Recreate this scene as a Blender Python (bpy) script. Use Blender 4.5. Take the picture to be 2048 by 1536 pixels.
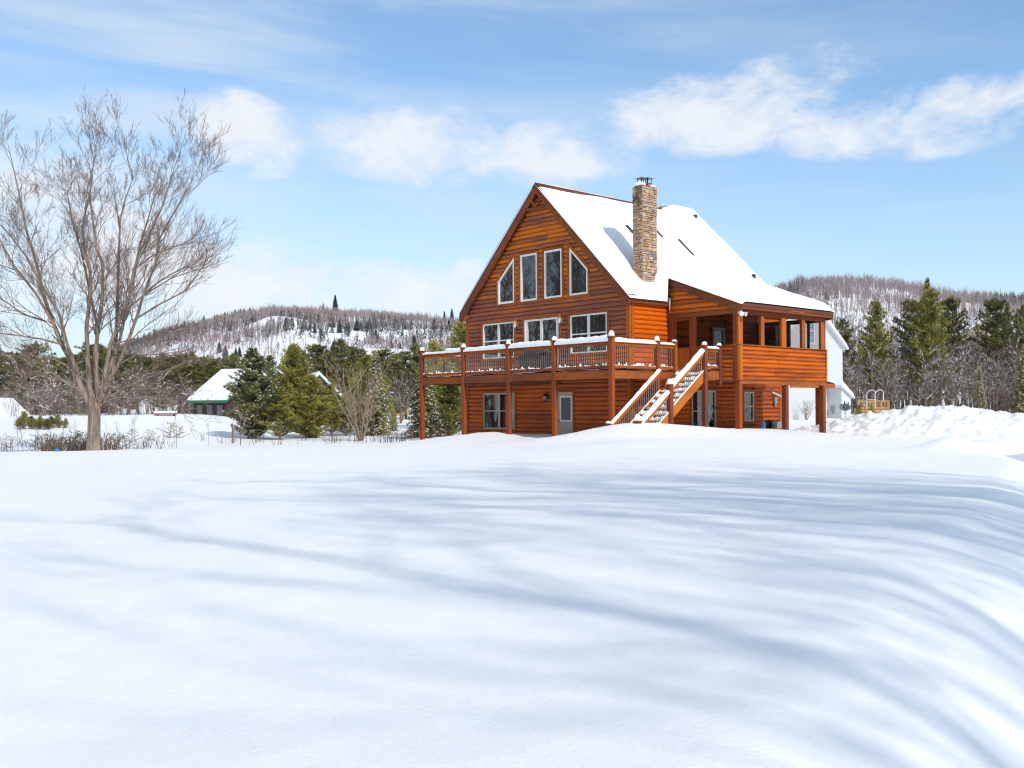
import bpy, math, random
import numpy as np
from mathutils import Matrix, Vector

for o in list(bpy.data.objects):
    bpy.data.objects.remove(o)
S = bpy.context.scene
C = S.collection
R = math.radians

# ------------------------------------------------------------------ camera
CAM = (22.97, -26.48, -1.32)
YAW = -0.834
ROLL = 0.007
FPX = 1980.3
cam = bpy.data.cameras.new('camera')
cam.sensor_width = 36.0
cam.lens = FPX / 2048 * 36.0
cam.shift_y = 47.0 / 2048
cam.clip_start = 0.1
cam.clip_end = 8000
camo = bpy.data.objects.new('camera', cam)
C.objects.link(camo)
camo.matrix_world = Matrix.Translation(CAM) @ Matrix.Rotation(-YAW, 4, 'Z') @ Matrix.Rotation(R(90), 4, 'X') @ Matrix.Rotation(-ROLL, 4, 'Z')
S.camera = camo

# ------------------------------------------------------------------ light
SUN_EL = R(39)
SUN_AZ = R(-7)          # angle from +X towards +Y
SUN_DIR = Vector((math.cos(SUN_EL) * math.cos(SUN_AZ), math.cos(SUN_EL) * math.sin(SUN_AZ), math.sin(SUN_EL)))
sun = bpy.data.lights.new('sun', 'SUN')
sun.energy = 2.6
sun.angle = R(0.53)
sun.color = (1.0, 0.945, 0.85)
suno = bpy.data.objects.new('sun', sun)
C.objects.link(suno)
suno.rotation_euler = SUN_DIR.to_track_quat('Z', 'Y').to_euler()
suno.location = (40, -10, 40)

VS = S.view_settings
VS.view_transform = 'Standard'
VS.look = 'None'
VS.gamma = 1.0
VS.use_curve_mapping = False
VS.exposure = 0.32
S.cycles.max_bounces = 5
S.cycles.diffuse_bounces = 2
S.cycles.glossy_bounces = 3
S.cycles.transparent_max_bounces = 12
S.cycles.transmission_bounces = 3
S.cycles.caustics_reflective = False
S.cycles.caustics_refractive = False
S.cycles.filter_width = 1.15
S.cycles.use_denoising = True
S.cycles.denoiser = 'OPENIMAGEDENOISE'
S.cycles.use_adaptive_sampling = True
S.cycles.adaptive_threshold = 0.03


# ------------------------------------------------------------------ node helpers
class NT:
    def __init__(s, tree):
        s.t = tree
        s.n = tree.nodes
        s.l = tree.links

    def link(s, a, b):
        s.l.new(a, b)

    def set(s, sock, v):
        if hasattr(v, 'is_linked') or isinstance(v, bpy.types.NodeSocket):
            s.l.new(v, sock)
        else:
            sock.default_value = v

    def math(s, op, a, b=None, clamp=False):
        m = s.n.new('ShaderNodeMath')
        m.operation = op
        m.use_clamp = clamp
        s.set(m.inputs[0], a)
        if b is not None:
            s.set(m.inputs[1], b)
        return m.outputs[0]

    def vmath(s, op, a, b):
        m = s.n.new('ShaderNodeVectorMath')
        m.operation = op
        s.set(m.inputs[0], a)
        s.set(m.inputs[1], b)
        return m.outputs[0]

    def mix(s, f, a, b, mode='MIX'):
        m = s.n.new('ShaderNodeMix')
        m.data_type = 'RGBA'
        m.blend_type = mode
        s.set(m.inputs[0], f)
        s.set(m.inputs[6], a if not isinstance(a, tuple) else (*a[:3], 1))
        s.set(m.inputs[7], b if not isinstance(b, tuple) else (*b[:3], 1))
        return m.outputs[2]

    def noise(s, vec, scale, detail=3, rough=0.55, dist=0.0):
        m = s.n.new('ShaderNodeTexNoise')
        if vec is not None:
            s.l.new(vec, m.inputs['Vector'])
        m.inputs['Scale'].default_value = scale
        m.inputs['Detail'].default_value = detail
        m.inputs['Roughness'].default_value = rough
        m.inputs['Distortion'].default_value = dist
        return m.outputs['Fac']

    def ramp(s, f, a, b, c0=0.0, c1=1.0):
        m = s.n.new('ShaderNodeMapRange')
        m.interpolation_type = 'SMOOTHSTEP'
        s.set(m.inputs[0], f)
        m.inputs[1].default_value = a
        m.inputs[2].default_value = b
        m.inputs[3].default_value = c0
        m.inputs[4].default_value = c1
        return m.outputs[0]

    def pos(s):
        return s.n.new('ShaderNodeNewGeometry').outputs['Position']

    def rnd(s):
        return s.n.new('ShaderNodeObjectInfo').outputs['Random']

    def bump(s, h, strength, dist):
        m = s.n.new('ShaderNodeBump')
        m.inputs['Strength'].default_value = strength
        m.inputs['Distance'].default_value = dist
        s.l.new(h, m.inputs['Height'])
        return m.outputs['Normal']


def newmat(name):
    m = bpy.data.materials.new(name)
    m.use_nodes = True
    t = NT(m.node_tree)
    b = m.node_tree.nodes['Principled BSDF']
    return m, t, b


# ------------------------------------------------------------------ world: Nishita sky + clouds by direction
w = bpy.data.worlds.new('World')
S.world = w
w.use_nodes = True
w.cycles.sampling_method = 'NONE'
t = NT(w.node_tree)
t.n.clear()
out = t.n.new('ShaderNodeOutputWorld')
bg = t.n.new('ShaderNodeBackground')
bg.inputs['Strength'].default_value = 0.15
sky = t.n.new('ShaderNodeTexSky')
sky.sky_type = 'NISHITA'
sky.sun_disc = False
sky.sun_elevation = SUN_EL
sky.sun_rotation = R(90) - SUN_AZ
sky.altitude = 300
sky.air_density = 1.0
sky.dust_density = 0.6
sky.ozone_density = 1.3
tc = t.n.new('ShaderNodeTexCoord').outputs['Generated']
sep = t.n.new('ShaderNodeSeparateXYZ')
t.link(tc, sep.inputs[0])
# azimuth measured clockwise from the north-west view direction, elevation, both in radians
rx = t.math('ADD', t.math('MULTIPLY', sep.outputs[0], math.cos(YAW)), t.math('MULTIPLY', sep.outputs[1], -math.sin(YAW)))
fy = t.math('ADD', t.math('MULTIPLY', sep.outputs[0], math.sin(YAW)), t.math('MULTIPLY', sep.outputs[1], math.cos(YAW)))
az = t.math('ARCTAN2', rx, fy)
el = t.math('ARCSINE', sep.outputs[2])
cv = t.n.new('ShaderNodeCombineXYZ')
t.link(az, cv.inputs[0])
t.link(t.math('MULTIPLY', el, 1.7), cv.inputs[1])
cvec = cv.outputs[0]
n_big = t.noise(cvec, 7.0, 5, 0.62, 0.35)
n_fine = t.noise(cvec, 17.0, 6, 0.66, 0.6)
cl = None


def pxdir(u, v):
    return math.atan((u - 1024) / FPX), math.atan((815 - v) / FPX)


# cumulus in this sky: (azimuth, elevation, half widths, tilt, weight); the list goes on all the way round the horizon
blobs = []
for (u, v, ru, rv, tl, wt) in [
        (490, 282, 125, 75, 0.25, 1.0), (835, 290, 215, 78, 0.05, 1.0), (1130, 312, 175, 64, 0.05, 1.0),
        (1300, 250, 180, 66, -0.30, .95), (1540, 228, 230, 78, -0.24, 1.0), (1720, 290, 280, 60, 0.10, .95), (1930, 268, 190, 56, 0.05, .95),
        (700, 580, 430, 62, 0.0, 1.05), (330, 570, 400, 130, 0.1, 1.0), (120, 430, 260, 90, 0.2, .8), (880, 560, 190, 48, 0, .8)]:
    a, e = pxdir(u, v)
    blobs.append((a, e, ru * 1.12 / FPX, rv * 1.15 / FPX, tl, wt))
cv0 = t.n.new('ShaderNodeCombineXYZ')
t.link(az, cv0.inputs[0])
t.link(el, cv0.inputs[1])
for (a, e, ra, re, tl, wt) in blobs:
    mp0 = t.n.new('ShaderNodeMapping')
    mp0.vector_type = 'TEXTURE'
    mp0.inputs['Location'].default_value = (a, e, 0)
    mp0.inputs['Rotation'].default_value = (0, 0, -tl)
    mp0.inputs['Scale'].default_value = (ra, re, 1)
    t.link(cv0.outputs[0], mp0.inputs[0])
    ln = t.n.new('ShaderNodeVectorMath')
    ln.operation = 'DOT_PRODUCT'
    t.link(mp0.outputs[0], ln.inputs[0])
    t.link(mp0.outputs[0], ln.inputs[1])
    m = t.math('MULTIPLY', t.math('SUBTRACT', 1.0, ln.outputs['Value'], clamp=True), wt)
    cl = m if cl is None else t.math('MAXIMUM', cl, m)
# the same kind of scattered cumulus round the rest of the sky
rest = t.math('MULTIPLY', t.ramp(t.noise(cvec, 2.6, 2, 0.5), 0.50, 0.66, 0.0, 0.95), t.ramp(t.math('ABSOLUTE', az), 0.55, 0.8))
cl = t.math('MAXIMUM', cl, rest)
dens = t.math('ADD', cl, t.math('ADD', t.math('MULTIPLY', t.math('SUBTRACT', n_big, 0.52), 2.6),
                              t.math('MULTIPLY', t.math('SUBTRACT', n_fine, 0.5), 1.9)))
dens = t.math('MULTIPLY', t.ramp(dens, -0.10, 1.20), t.ramp(cl, 0.0, 0.30))
# thin high cirrus everywhere, streaked along the horizon
cv2 = t.n.new('ShaderNodeCombineXYZ')
t.link(az, cv2.inputs[0])
t.link(t.math('ADD', t.math('MULTIPLY', el, 7.0), t.math('MULTIPLY', az, 0.5)), cv2.inputs[1])
cir = t.noise(cv2.outputs[0], 2.3, 4, 0.6, 0.4)
cir = t.math('MULTIPLY', t.ramp(cir, 0.30, 0.78, 0.12, 0.85), t.math('SUBTRACT', 0.66, t.math('MULTIPLY', t.math('SINE', az), 1.05), clamp=True))
# low haze near the horizon
hz = t.ramp(el, 0.34, 0.0, 0.0, 0.55)
skyc = t.mix(1.0, sky.outputs[0], (0.76, 0.95, 1.04), 'MULTIPLY')
skyc = t.mix(1.0, skyc, (0.98, 0.98, 0.98), 'MULTIPLY')
skyc = t.mix(hz, skyc, (3.5, 4.05, 4.65))
skyc = t.mix(cir, skyc, (4.0, 4.5, 4.9))
shade = t.mix(n_fine, (4.2, 4.45, 4.9), (5.3, 5.35, 5.45))
fin = t.mix(t.math('MULTIPLY', dens, 0.88), skyc, shade)
t.link(fin, bg.inputs['Color'])
t.link(bg.outputs[0], out.inputs[0])


# ------------------------------------------------------------------ materials
def wood(name, axis, fresh, worn, wear=0.5, spread=0.35, rough=0.75, bump=0.25, zgrad=None, ledge=0.0):
    """stained timber: grain runs along the axis; wear mixes fresh stain with sun-bleached brown"""
    m, t, b = newmat(name)
    sc = {'x': (0.35, 9, 9), 'y': (9, 0.35, 9), 'z': (9, 9, 0.35)}[axis]
    p = t.pos()
    r = t.rnd()
    off = t.math('MULTIPLY', r, 37.0)
    pv = t.vmath('ADD', t.vmath('MULTIPLY', p, sc), off)
    g = t.noise(pv, 2.2, 5, 0.65, 0.6)
    g2 = t.noise(pv, 9.0, 3, 0.6)
    pw = t.noise(t.vmath('MULTIPLY', p, tuple(0.45 if q > 1 else 0.22 for q in sc)), 1.9, 4, 0.6)
    f = t.math('ADD', t.math('ADD', t.math('MULTIPLY', t.math('SUBTRACT', g, 0.5), 1.6), t.math('MULTIPLY', t.math('SUBTRACT', pw, 0.5), 2.3)),
               t.math('MULTIPLY', t.math('SUBTRACT', r, 0.5), spread * 2))
    f = t.math('ADD', f, wear)
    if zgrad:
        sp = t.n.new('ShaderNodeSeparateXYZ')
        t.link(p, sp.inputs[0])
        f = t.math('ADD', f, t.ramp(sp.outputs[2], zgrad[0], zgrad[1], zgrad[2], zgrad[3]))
    if ledge:
        sn_ = t.n.new('ShaderNodeSeparateXYZ')
        t.link(t.n.new('ShaderNodeNewGeometry').outputs['True Normal'], sn_.inputs[0])
        f = t.math('ADD', f, t.math('MULTIPLY', t.ramp(sn_.outputs[2], 0.1, 0.55), ledge))
    f = t.math('MINIMUM', t.math('MAXIMUM', f, 0.0), 1.0)
    col = t.mix(f, fresh, worn)
    col = t.mix(t.ramp(g2, 0.52, 0.75, 0.0, 0.42), col, tuple(c * 0.35 for c in worn))
    kn = t.n.new('ShaderNodeTexVoronoi')
    kn.inputs['Scale'].default_value = 1.0
    t.link(t.vmath('MULTIPLY', pv, (.9, .9, .9) if axis == 'z' else (1.0, .25, .25) if axis == 'x' else (.25, 1.0, .25)), kn.inputs['Vector'])
    col = t.mix(t.ramp(kn.outputs['Distance'], 0.10, 0.03, 0, 0.7), col, tuple(c * 0.18 for c in worn))
    b.inputs['Roughness'].default_value = rough
    b.inputs['Specular IOR Level'].default_value = 0.10
    t.link(col, b.inputs['Base Color'])
    t.link(t.bump(g, bump, 0.012), b.inputs['Normal'])
    return m


def plain(name, col, rough=0.6, metal=0.0, var=0.15, scale=6.0, spec=0.5, col2=None):
    m, t, b = newmat(name)
    n = t.noise(t.pos(), scale, 4, 0.6)
    c2 = col2 or tuple(c * (1 - var) for c in col)
    t.link(t.mix(t.ramp(n, 0.3, 0.7), col, c2), b.inputs['Base Color'])
    b.inputs['Roughness'].default_value = rough
    b.inputs['Metallic'].default_value = metal
    b.inputs['Specular IOR Level'].default_value = spec
    return m


def snowmat(name, fine=1.0, col=(0.91, 0.893, 0.872), dirt=0.0):
    m, t, b = newmat(name)
    p = t.pos()
    n1 = t.noise(p, 2.6, 5, 0.6)
    n2 = t.noise(p, 38.0, 3, 0.65)
    n3 = t.noise(p, 260.0, 2, 0.6)
    h = t.math('ADD', t.math('ADD', t.math('MULTIPLY', n1, 0.5), t.math('MULTIPLY', n2, 0.20 * fine)), t.math('MULTIPLY', n3, 0.08 * fine))
    c = t.mix(t.ramp(n1, .3, .7), col, tuple(x * 0.97 for x in col))
    if dirt:
        c = t.mix(t.ramp(t.noise(p, 1.4, 6, 0.7), 0.56, 0.74, 0, dirt), c, (0.30, 0.24, 0.19))
    t.link(c, b.inputs['Base Color'])
    b.inputs['Roughness'].default_value = 0.55
    b.inputs['Specular IOR Level'].default_value = 0.25
    b.inputs['Subsurface Weight'].default_value = 0.0
    t.link(t.bump(h, 0.45, 0.06), b.inputs['Normal'])
    return m


def foliage(name, dark, light, rough=0.6):
    m, t, b = newmat(name)
    n = t.noise(t.pos(), 1.1, 4, 0.65)
    r = t.rnd()
    f = t.math('ADD', t.math('MULTIPLY', t.math('SUBTRACT', r, .5), .5), t.ramp(n, .32, .68), clamp=True)
    t.link(t.mix(f, dark, light), b.inputs['Base Color'])
    b.inputs['Roughness'].default_value = rough
    b.inputs['Specular IOR Level'].default_value = 0.25
    return m


FRESH = (0.64, 0.115, 0.004)
WORN = (0.155, 0.050, 0.030)
M = {}
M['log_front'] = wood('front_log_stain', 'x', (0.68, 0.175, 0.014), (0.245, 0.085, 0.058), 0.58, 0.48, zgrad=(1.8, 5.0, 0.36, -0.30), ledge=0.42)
M['log_base'] = wood('basement_log_stain', 'x', (0.66, 0.150, 0.030), (0.33, 0.088, 0.046), 0.34, 0.25, ledge=0.42)
M['log_side'] = wood('side_log_stain', 'y', FRESH, (0.21, 0.055, 0.022), 0.10, 0.28, ledge=0.3)
M['log_porch'] = wood('porch_log_stain', 'y', (0.58, 0.118, 0.009), (0.20, 0.048, 0.020), 0.28, 0.32, ledge=0.42)
M['log_under'] = wood('lower_side_log_stain', 'y', (0.58, 0.115, 0.014), (0.25, 0.062, 0.032), 0.32, 0.25, ledge=0.42)
M['log_gable'] = wood('porch_gable_stain', 'x', (0.66, 0.160, 0.014), (0.24, 0.068, 0.034), 0.32, 0.42, ledge=0.42)
M['trim_x'] = wood('trim_stain_x', 'x', (0.42, 0.118, 0.020), (0.17, 0.054, 0.028), 0.30, 0.2)
M['trim_y'] = wood('trim_stain_y', 'y', (0.42, 0.118, 0.020), (0.17, 0.054, 0.028), 0.42, 0.2)
M['trim_z'] = wood('trim_stain_z', 'z', (0.46, 0.125, 0.018), (0.17, 0.052, 0.028), 0.25, 0.2)
M['fascia'] = wood('fascia_stain', 'x', (0.27, 0.080, 0.026), (0.115, 0.042, 0.027), 0.45, 0.2)
M['fascia_y'] = wood('fascia_stain_y', 'y', (0.24, 0.066, 0.024), (0.105, 0.038, 0.025), 0.5, 0.2)
M['post'] = wood('post_stain', 'z', (0.36, 0.074, 0.018), (0.125, 0.045, 0.030), 0.52, 0.2)
M['beam_x'] = wood('beam_stain_x', 'x', (0.36, 0.090, 0.020), (0.14, 0.046, 0.028), 0.42, 0.2)
M['beam_y'] = wood('beam_stain_y', 'y', (0.38, 0.105, 0.022), (0.15, 0.050, 0.028), 0.35, 0.2)
M['stair'] = wood('stair_stain', 'y', (0.48, 0.140, 0.020), (0.22, 0.066, 0.028), 0.25, 0.2)
M['soffit'] = wood('soffit_stain', 'y', (0.34, 0.060, 0.012), (0.20, 0.040, 0.014), 0.4, 0.2)
M['core'] = plain('wall_core_wood', (0.20, 0.058, 0.02), 0.7)
M['shingle'] = plain('brown_shingles', (0.085, 0.05, 0.036), 0.85, col2=(0.05, 0.032, 0.025), scale=9)
M['flash'] = plain('dark_flashing', (0.05, 0.045, 0.042), 0.5)
M['vinyl'] = plain('white_vinyl_frame', (0.86, 0.83, 0.76), 0.4, var=0.05)
M['tan'] = plain('beige_window_frame', (0.50, 0.44, 0.36), 0.45, var=0.06)
M['doorgrey'] = plain('grey_steel_door', (0.52, 0.42, 0.35), 0.5, var=0.06)
M['frost'] = plain('frosted_glass', (0.12, 0.14, 0.15), 0.35, var=0.5, scale=20)
M['balu'] = plain('bronze_baluster', (0.30, 0.22, 0.18), 0.45, metal=0.0, var=0.1)
M['black'] = plain('black_metal', (0.012, 0.012, 0.013), 0.4, var=0.2)
M['copper'] = plain('copper_lantern', (0.55, 0.30, 0.20), 0.35, metal=0.4, var=0.3, scale=30)
M['lampglass'] = plain('lantern_glass', (0.65, 0.58, 0.50), 0.2, var=0.2, scale=20)
M['whiteplastic'] = plain('white_plastic', (0.72, 0.72, 0.72), 0.4, var=0.05)
M['greymetal'] = plain('grey_metal', (0.28, 0.29, 0.30), 0.45, metal=0.3)
M['terra'] = plain('terracotta_flue', (0.36, 0.12, 0.07), 0.8)
M['mortar'] = plain('mortar', (0.17, 0.145, 0.12), 0.9, col2=(0.11, 0.09, 0.075))
M['snow'] = snowmat('snow', 1.0)
M['roofsnow'] = snowmat('roof_snow', 0.5)
M['pilesnow'] = snowmat('ploughed_snow', 2.2, (0.84, 0.835, 0.825), 0.5)
M['road'] = plain('packed_icy_snow', (0.55, 0.57, 0.60), 0.45, col2=(0.70, 0.71, 0.73), scale=2.3)
M['ice'] = plain('icicle', (0.75, 0.80, 0.85), 0.12, var=0.05)
M['bluecloth'] = plain('blue_plastic', (0.02, 0.20, 0.55), 0.5)
M['olive'] = plain('dark_cover_cloth', (0.02, 0.02, 0.022), 0.7)
M['wicker'] = plain('grey_wicker', (0.30, 0.29, 0.28), 0.7, scale=40, var=0.5)

# window glass: dark room behind a clean mirror-like pane
m, t, b = newmat('window_glass')
b.inputs['Base Color'].default_value = (0.012, 0.014, 0.016, 1)
b.inputs['Roughness'].default_value = 0.02
b.inputs['IOR'].default_value = 2.0
b.inputs['Specular IOR Level'].default_value = 0.6
t.link(t.bump(t.noise(t.pos(), 1.3, 2), 0.05, 0.02), b.inputs['Normal'])
M['glass'] = m
# insect screen: dark mesh that lets about half of the light through
m, t, b = newmat('insect_screen')
tr = t.n.new('ShaderNodeBsdfTransparent')
df = t.n.new('ShaderNodeBsdfDiffuse')
df.inputs['Color'].default_value = (0.012, 0.012, 0.012, 1)
mx = t.n.new('ShaderNodeMixShader')
mx.inputs[0].default_value = 0.30
t.link(tr.outputs[0], mx.inputs[1])
t.link(df.outputs[0], mx.inputs[2])
t.link(mx.outputs[0], t.n['Material Output'].inputs['Surface'])
M['screen'] = m
# chimney stones: one colour per stone
m, t, b = newmat('ledge_stone')
r = t.rnd()
cr = t.n.new('ShaderNodeValToRGB')
t.link(r, cr.inputs[0])
els = cr.color_ramp.elements
els[0].color = (0.396, 0.284, 0.185, 1)
els[1].color = (0.502, 0.462, 0.449, 1)
for ps, c in ((.18, (0.554, 0.409, 0.251)), (.35, (0.304, 0.198, 0.132)), (.5, (0.607, 0.475, 0.343)), (.63, (0.436, 0.251, 0.158)), (.75, (0.528, 0.488, 0.475)), (.88, (0.211, 0.152, 0.112))):
    e_ = els.new(ps)
    e_.color = (*c, 1)
n = t.noise(t.pos(), 14, 5, 0.65)
c_ = t.mix(t.ramp(n, .25, .75), cr.outputs[0], tuple(x for x in (0.10, 0.075, 0.055)))
c_ = t.mix(1.0, t.mix(0.6, c_, cr.outputs[0]), (1.12, 0.97, 0.88), 'MULTIPLY')
sp = t.n.new('ShaderNodeSeparateXYZ')
t.link(t.pos(), sp.inputs[0])
soot = t.math('MULTIPLY', t.math('MULTIPLY', t.ramp(sp.outputs[2], 5.6, 6.2), t.ramp(sp.outputs[1], 1.14, 1.06)), t.ramp(t.noise(t.pos(), 3.5, 4), .42, .56))
c_ = t.mix(t.math('MULTIPLY', soot, 0.85), c_, (0.025, 0.02, 0.016))
t.link(c_, b.inputs['Base Color'])
b.inputs['Roughness'].default_value = 0.85
t.link(t.bump(n, 0.5, 0.02), b.inputs['Normal'])
M['stone'] = m
M['pine'] = foliage('pine_needles', (0.10, 0.105, 0.025), (0.46, 0.40, 0.085))
M['pine_far'] = foliage('far_pine_needles', (0.070, 0.078, 0.028), (0.28, 0.26, 0.082))
M['spruce'] = foliage('spruce_needles', (0.072, 0.080, 0.032), (0.36, 0.33, 0.090))
m, t, b = newmat('grey_brown_bark')
p = t.n.new('ShaderNodeTexCoord').outputs['Object']
n1 = t.noise(t.vmath('MULTIPLY', p, (1, 1, .16)), 9.0, 5, .7, .3)
n2 = t.noise(p, 2.2, 4, .6)
c_ = t.mix(t.ramp(n1, .36, .62), (0.105, 0.070, 0.055), (0.31, 0.225, 0.172))
c_ = t.mix(t.ramp(n2, .45, .7, 0, .55), c_, (0.24, 0.205, 0.175))
t.link(c_, b.inputs['Base Color'])
b.inputs['Roughness'].default_value = 0.9
t.link(t.bump(n1, .9, .05), b.inputs['Normal'])
M['bark'] = m
M['twig'] = plain('brown_twigs', (0.21, 0.125, 0.095), 0.9, col2=(0.14, 0.085, 0.068), scale=3)
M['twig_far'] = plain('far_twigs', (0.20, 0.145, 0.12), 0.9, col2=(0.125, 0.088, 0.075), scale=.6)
M['shrubtwig'] = plain('pale_shrub_twigs', (0.36, 0.27, 0.19), 0.9, col2=(0.24, 0.17, 0.12), scale=3)
M['weed'] = plain('dry_weed_stems', (0.20, 0.12, 0.085), 0.9, col2=(0.12, 0.075, 0.06), scale=3)
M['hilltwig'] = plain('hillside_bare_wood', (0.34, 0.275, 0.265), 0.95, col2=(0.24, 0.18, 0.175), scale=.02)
M['hillcon'] = foliage('hillside_conifer', (0.05, 0.06, 0.06), (0.08, 0.10, 0.09))  # distance haze put into the needle colour: paler and bluish
M['clap'] = plain('white_clapboard', (0.60, 0.60, 0.605), 0.55, var=0.03)
M['greentrim'] = plain('green_trim', (0.015, 0.17, 0.075), 0.5)
M['darklog'] = plain('dark_brown_siding', (0.075, 0.045, 0.033), 0.7, col2=(0.045, 0.03, 0.025))
M['pinefence'] = plain('fresh_pine_boards', (0.56, 0.34, 0.13), 0.65, col2=(0.42, 0.24, 0.09))
M['redwood'] = plain('red_painted_wood', (0.22, 0.075, 0.055), 0.7)


# ------------------------------------------------------------------ mesh builder
WM = {}


def wmat(o):
    return WM.get(o.name, Matrix.Identity(4))


def tag(o, label=None, cat=None, group=None, kind=None):
    for k, v in (('label', label), ('category', cat), ('group', group), ('kind', kind)):
        if v:
            o[k] = v
    return o


def empty(name, loc, label=None, cat=None, group=None):
    o = bpy.data.objects.new(name, None)
    o.empty_display_size = 0.3
    C.objects.link(o)
    o.location = loc
    WM[o.name] = Matrix.Translation(loc)
    return tag(o, label, cat, group)


def link(o, parent=None):
    C.objects.link(o)
    if parent is not None:
        o.parent = parent
        o.matrix_parent_inverse = wmat(parent).inverted()
    return o


def np_mesh(name, v, f, mat, smooth=False):
    """v Nx3 array, f Kx3 or Kx4 int array"""
    v = np.asarray(v, dtype=np.float32)
    f = np.asarray(f, dtype=np.int32)
    me = bpy.data.meshes.new(name)
    me.vertices.add(len(v))
    me.vertices.foreach_set('co', v.ravel())
    k = f.shape[1]
    me.loops.add(f.size)
    me.loops.foreach_set('vertex_index', f.ravel())
    me.polygons.add(len(f))
    me.polygons.foreach_set('loop_start', np.arange(0, f.size, k, dtype=np.int32))
    me.polygons.foreach_set('loop_total', np.full(len(f), k, dtype=np.int32))
    if smooth:
        me.polygons.foreach_set('use_smooth', np.ones(len(f), dtype=bool))
    me.update(calc_edges=True)
    me.materials.append(mat)
    return me


class MB:
    def __init__(s):
        s.v = []
        s.f = []

    def add(s, vs, fs):
        o = len(s.v)
        s.v.extend(tuple(p) for p in vs)
        s.f.extend(tuple(i + o for i in q) for q in fs)
        return s

    def hexa(s, p):
        return s.add(p, [(0, 3, 2, 1), (4, 5, 6, 7), (0, 1, 5, 4), (1, 2, 6, 5), (2, 3, 7, 6), (3, 0, 4, 7)])

    def box(s, x0, x1, y0, y1, z0, z1):
        return s.hexa([(x0, y0, z0), (x1, y0, z0), (x1, y1, z0), (x0, y1, z0), (x0, y0, z1), (x1, y0, z1), (x1, y1, z1), (x0, y1, z1)])

    def bar(s, p, q, w_, h_, up=(0, 0, 1)):
        p, q = Vector(p), Vector(q)
        d = (q - p).normalized()
        sd = d.cross(Vector(up)).normalized()
        u = sd.cross(d)
        a, b_ = sd * w_ / 2, u * h_ / 2
        return s.hexa([p - a - b_, p + a - b_, q + a - b_, q - a - b_, p - a + b_, p + a + b_, q + a + b_, q - a + b_])

    def prism(s, poly, mp, o0, o1):
        """polygon (a,h) extruded from out=o0 to o1 through the mapping mp(a,h,o)"""
        n = len(poly)
        vs = [mp(a, h, o0) for a, h in poly] + [mp(a, h, o1) for a, h in poly]
        fs = [tuple(range(n - 1, -1, -1)), tuple(range(n, 2 * n))]
        fs += [(i, (i + 1) % n, n + (i + 1) % n, n + i) for i in range(n)]
        return s.add(vs, fs)

    def ring(s, outer, inner, mp, o0, o1):
        n = len(outer)
        vs = [mp(a, h, o1) for a, h in outer] + [mp(a, h, o1) for a, h in inner] + [mp(a, h, o0) for a, h in outer] + [mp(a, h, o0) for a, h in inner]
        fs = []
        for i in range(n):
            j = (i + 1) % n
            fs += [(i, j, n + j, n + i), (2 * n + i, 3 * n + i, 3 * n + j, 2 * n + j), (i, 2 * n + i, 2 * n + j, j), (n + i, n + j, 3 * n + j, 3 * n + i)]
        return s.add(vs, fs)

    def tube(s, pts, rad, n=6, cap=True):
        P = [Vector(p) for p in pts]
        vs, fs = [], []
        d0 = (P[1] - P[0]).normalized()
        ref = Vector((0, 0, 1)) if abs(d0.z) < 0.9 else Vector((1, 0, 0))
        for i, p in enumerate(P):
            d = (P[min(i + 1, len(P) - 1)] - P[max(i - 1, 0)]).normalized()
            a = d.cross(ref).normalized()
            b_ = d.cross(a)
            for k in range(n):
                th = 2 * math.pi * k / n
                vs.append(p + (a * math.cos(th) + b_ * math.sin(th)) * rad[i])
        for i in range(len(P) - 1):
            for k in range(n):
                k2 = (k + 1) % n
                fs.append((i * n + k, i * n + k2, (i + 1) * n + k2, (i + 1) * n + k))
        if cap:
            fs.append(tuple(range(n)))
            fs.append(tuple((len(P) - 1) * n + k for k in range(n - 1, -1, -1)))
        return s.add(vs, fs)

    def lathe(s, prof, cx, cy, n=12, fx=1.0, fy=1.0):
        vs, fs = [], []
        for r_, z in prof:
            for k in range(n):
                th = 2 * math.pi * k / n
                vs.append((cx + r_ * fx * math.cos(th), cy + r_ * fy * math.sin(th), z))
        for i in range(len(prof) - 1):
            for k in range(n):
                k2 = (k + 1) % n
                fs.append((i * n + k, i * n + k2, (i + 1) * n + k2, (i + 1) * n + k))
        fs.append(tuple(range(n - 1, -1, -1)))
        fs.append(tuple((len(prof) - 1) * n + k for k in range(n)))
        return s.add(vs, fs)

    def mesh(s, name, mat, smooth=False):
        me = bpy.data.meshes.new(name)
        me.from_pydata([tuple(p) for p in s.v], [], s.f)
        if smooth:
            for p in me.polygons:
                p.use_smooth = True
        me.materials.append(mat)
        return me

    def build(s, name, mat, parent=None, smooth=False):
        o = bpy.data.objects.new(name, s.mesh(name, M[mat] if isinstance(mat, str) else mat, smooth))
        return link(o, parent)


def front(y0):
    return lambda a, h, o: (a, y0 - o, h)


def side(x0):
    return lambda a, h, o: (x0 + o, a, h)


# ------------------------------------------------------------------ noise helpers (numpy)
def vnoise(x, y, seed=0):
    xi, yi = np.floor(x).astype(np.int64), np.floor(y).astype(np.int64)
    xf, yf = x - xi, y - yi

    def h(a, b):
        n = (a * 374761393 + b * 668265263 + seed * 1442695041) & 0x7fffffff
        n = ((n ^ (n >> 13)) * 1274126177) & 0x7fffffff
        return ((n ^ (n >> 16)) & 0xffff) / 65535.0
    u, v = xf * xf * (3 - 2 * xf), yf * yf * (3 - 2 * yf)
    return (h(xi, yi) * (1 - u) + h(xi + 1, yi) * u) * (1 - v) + (h(xi, yi + 1) * (1 - u) + h(xi + 1, yi + 1) * u) * v


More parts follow.
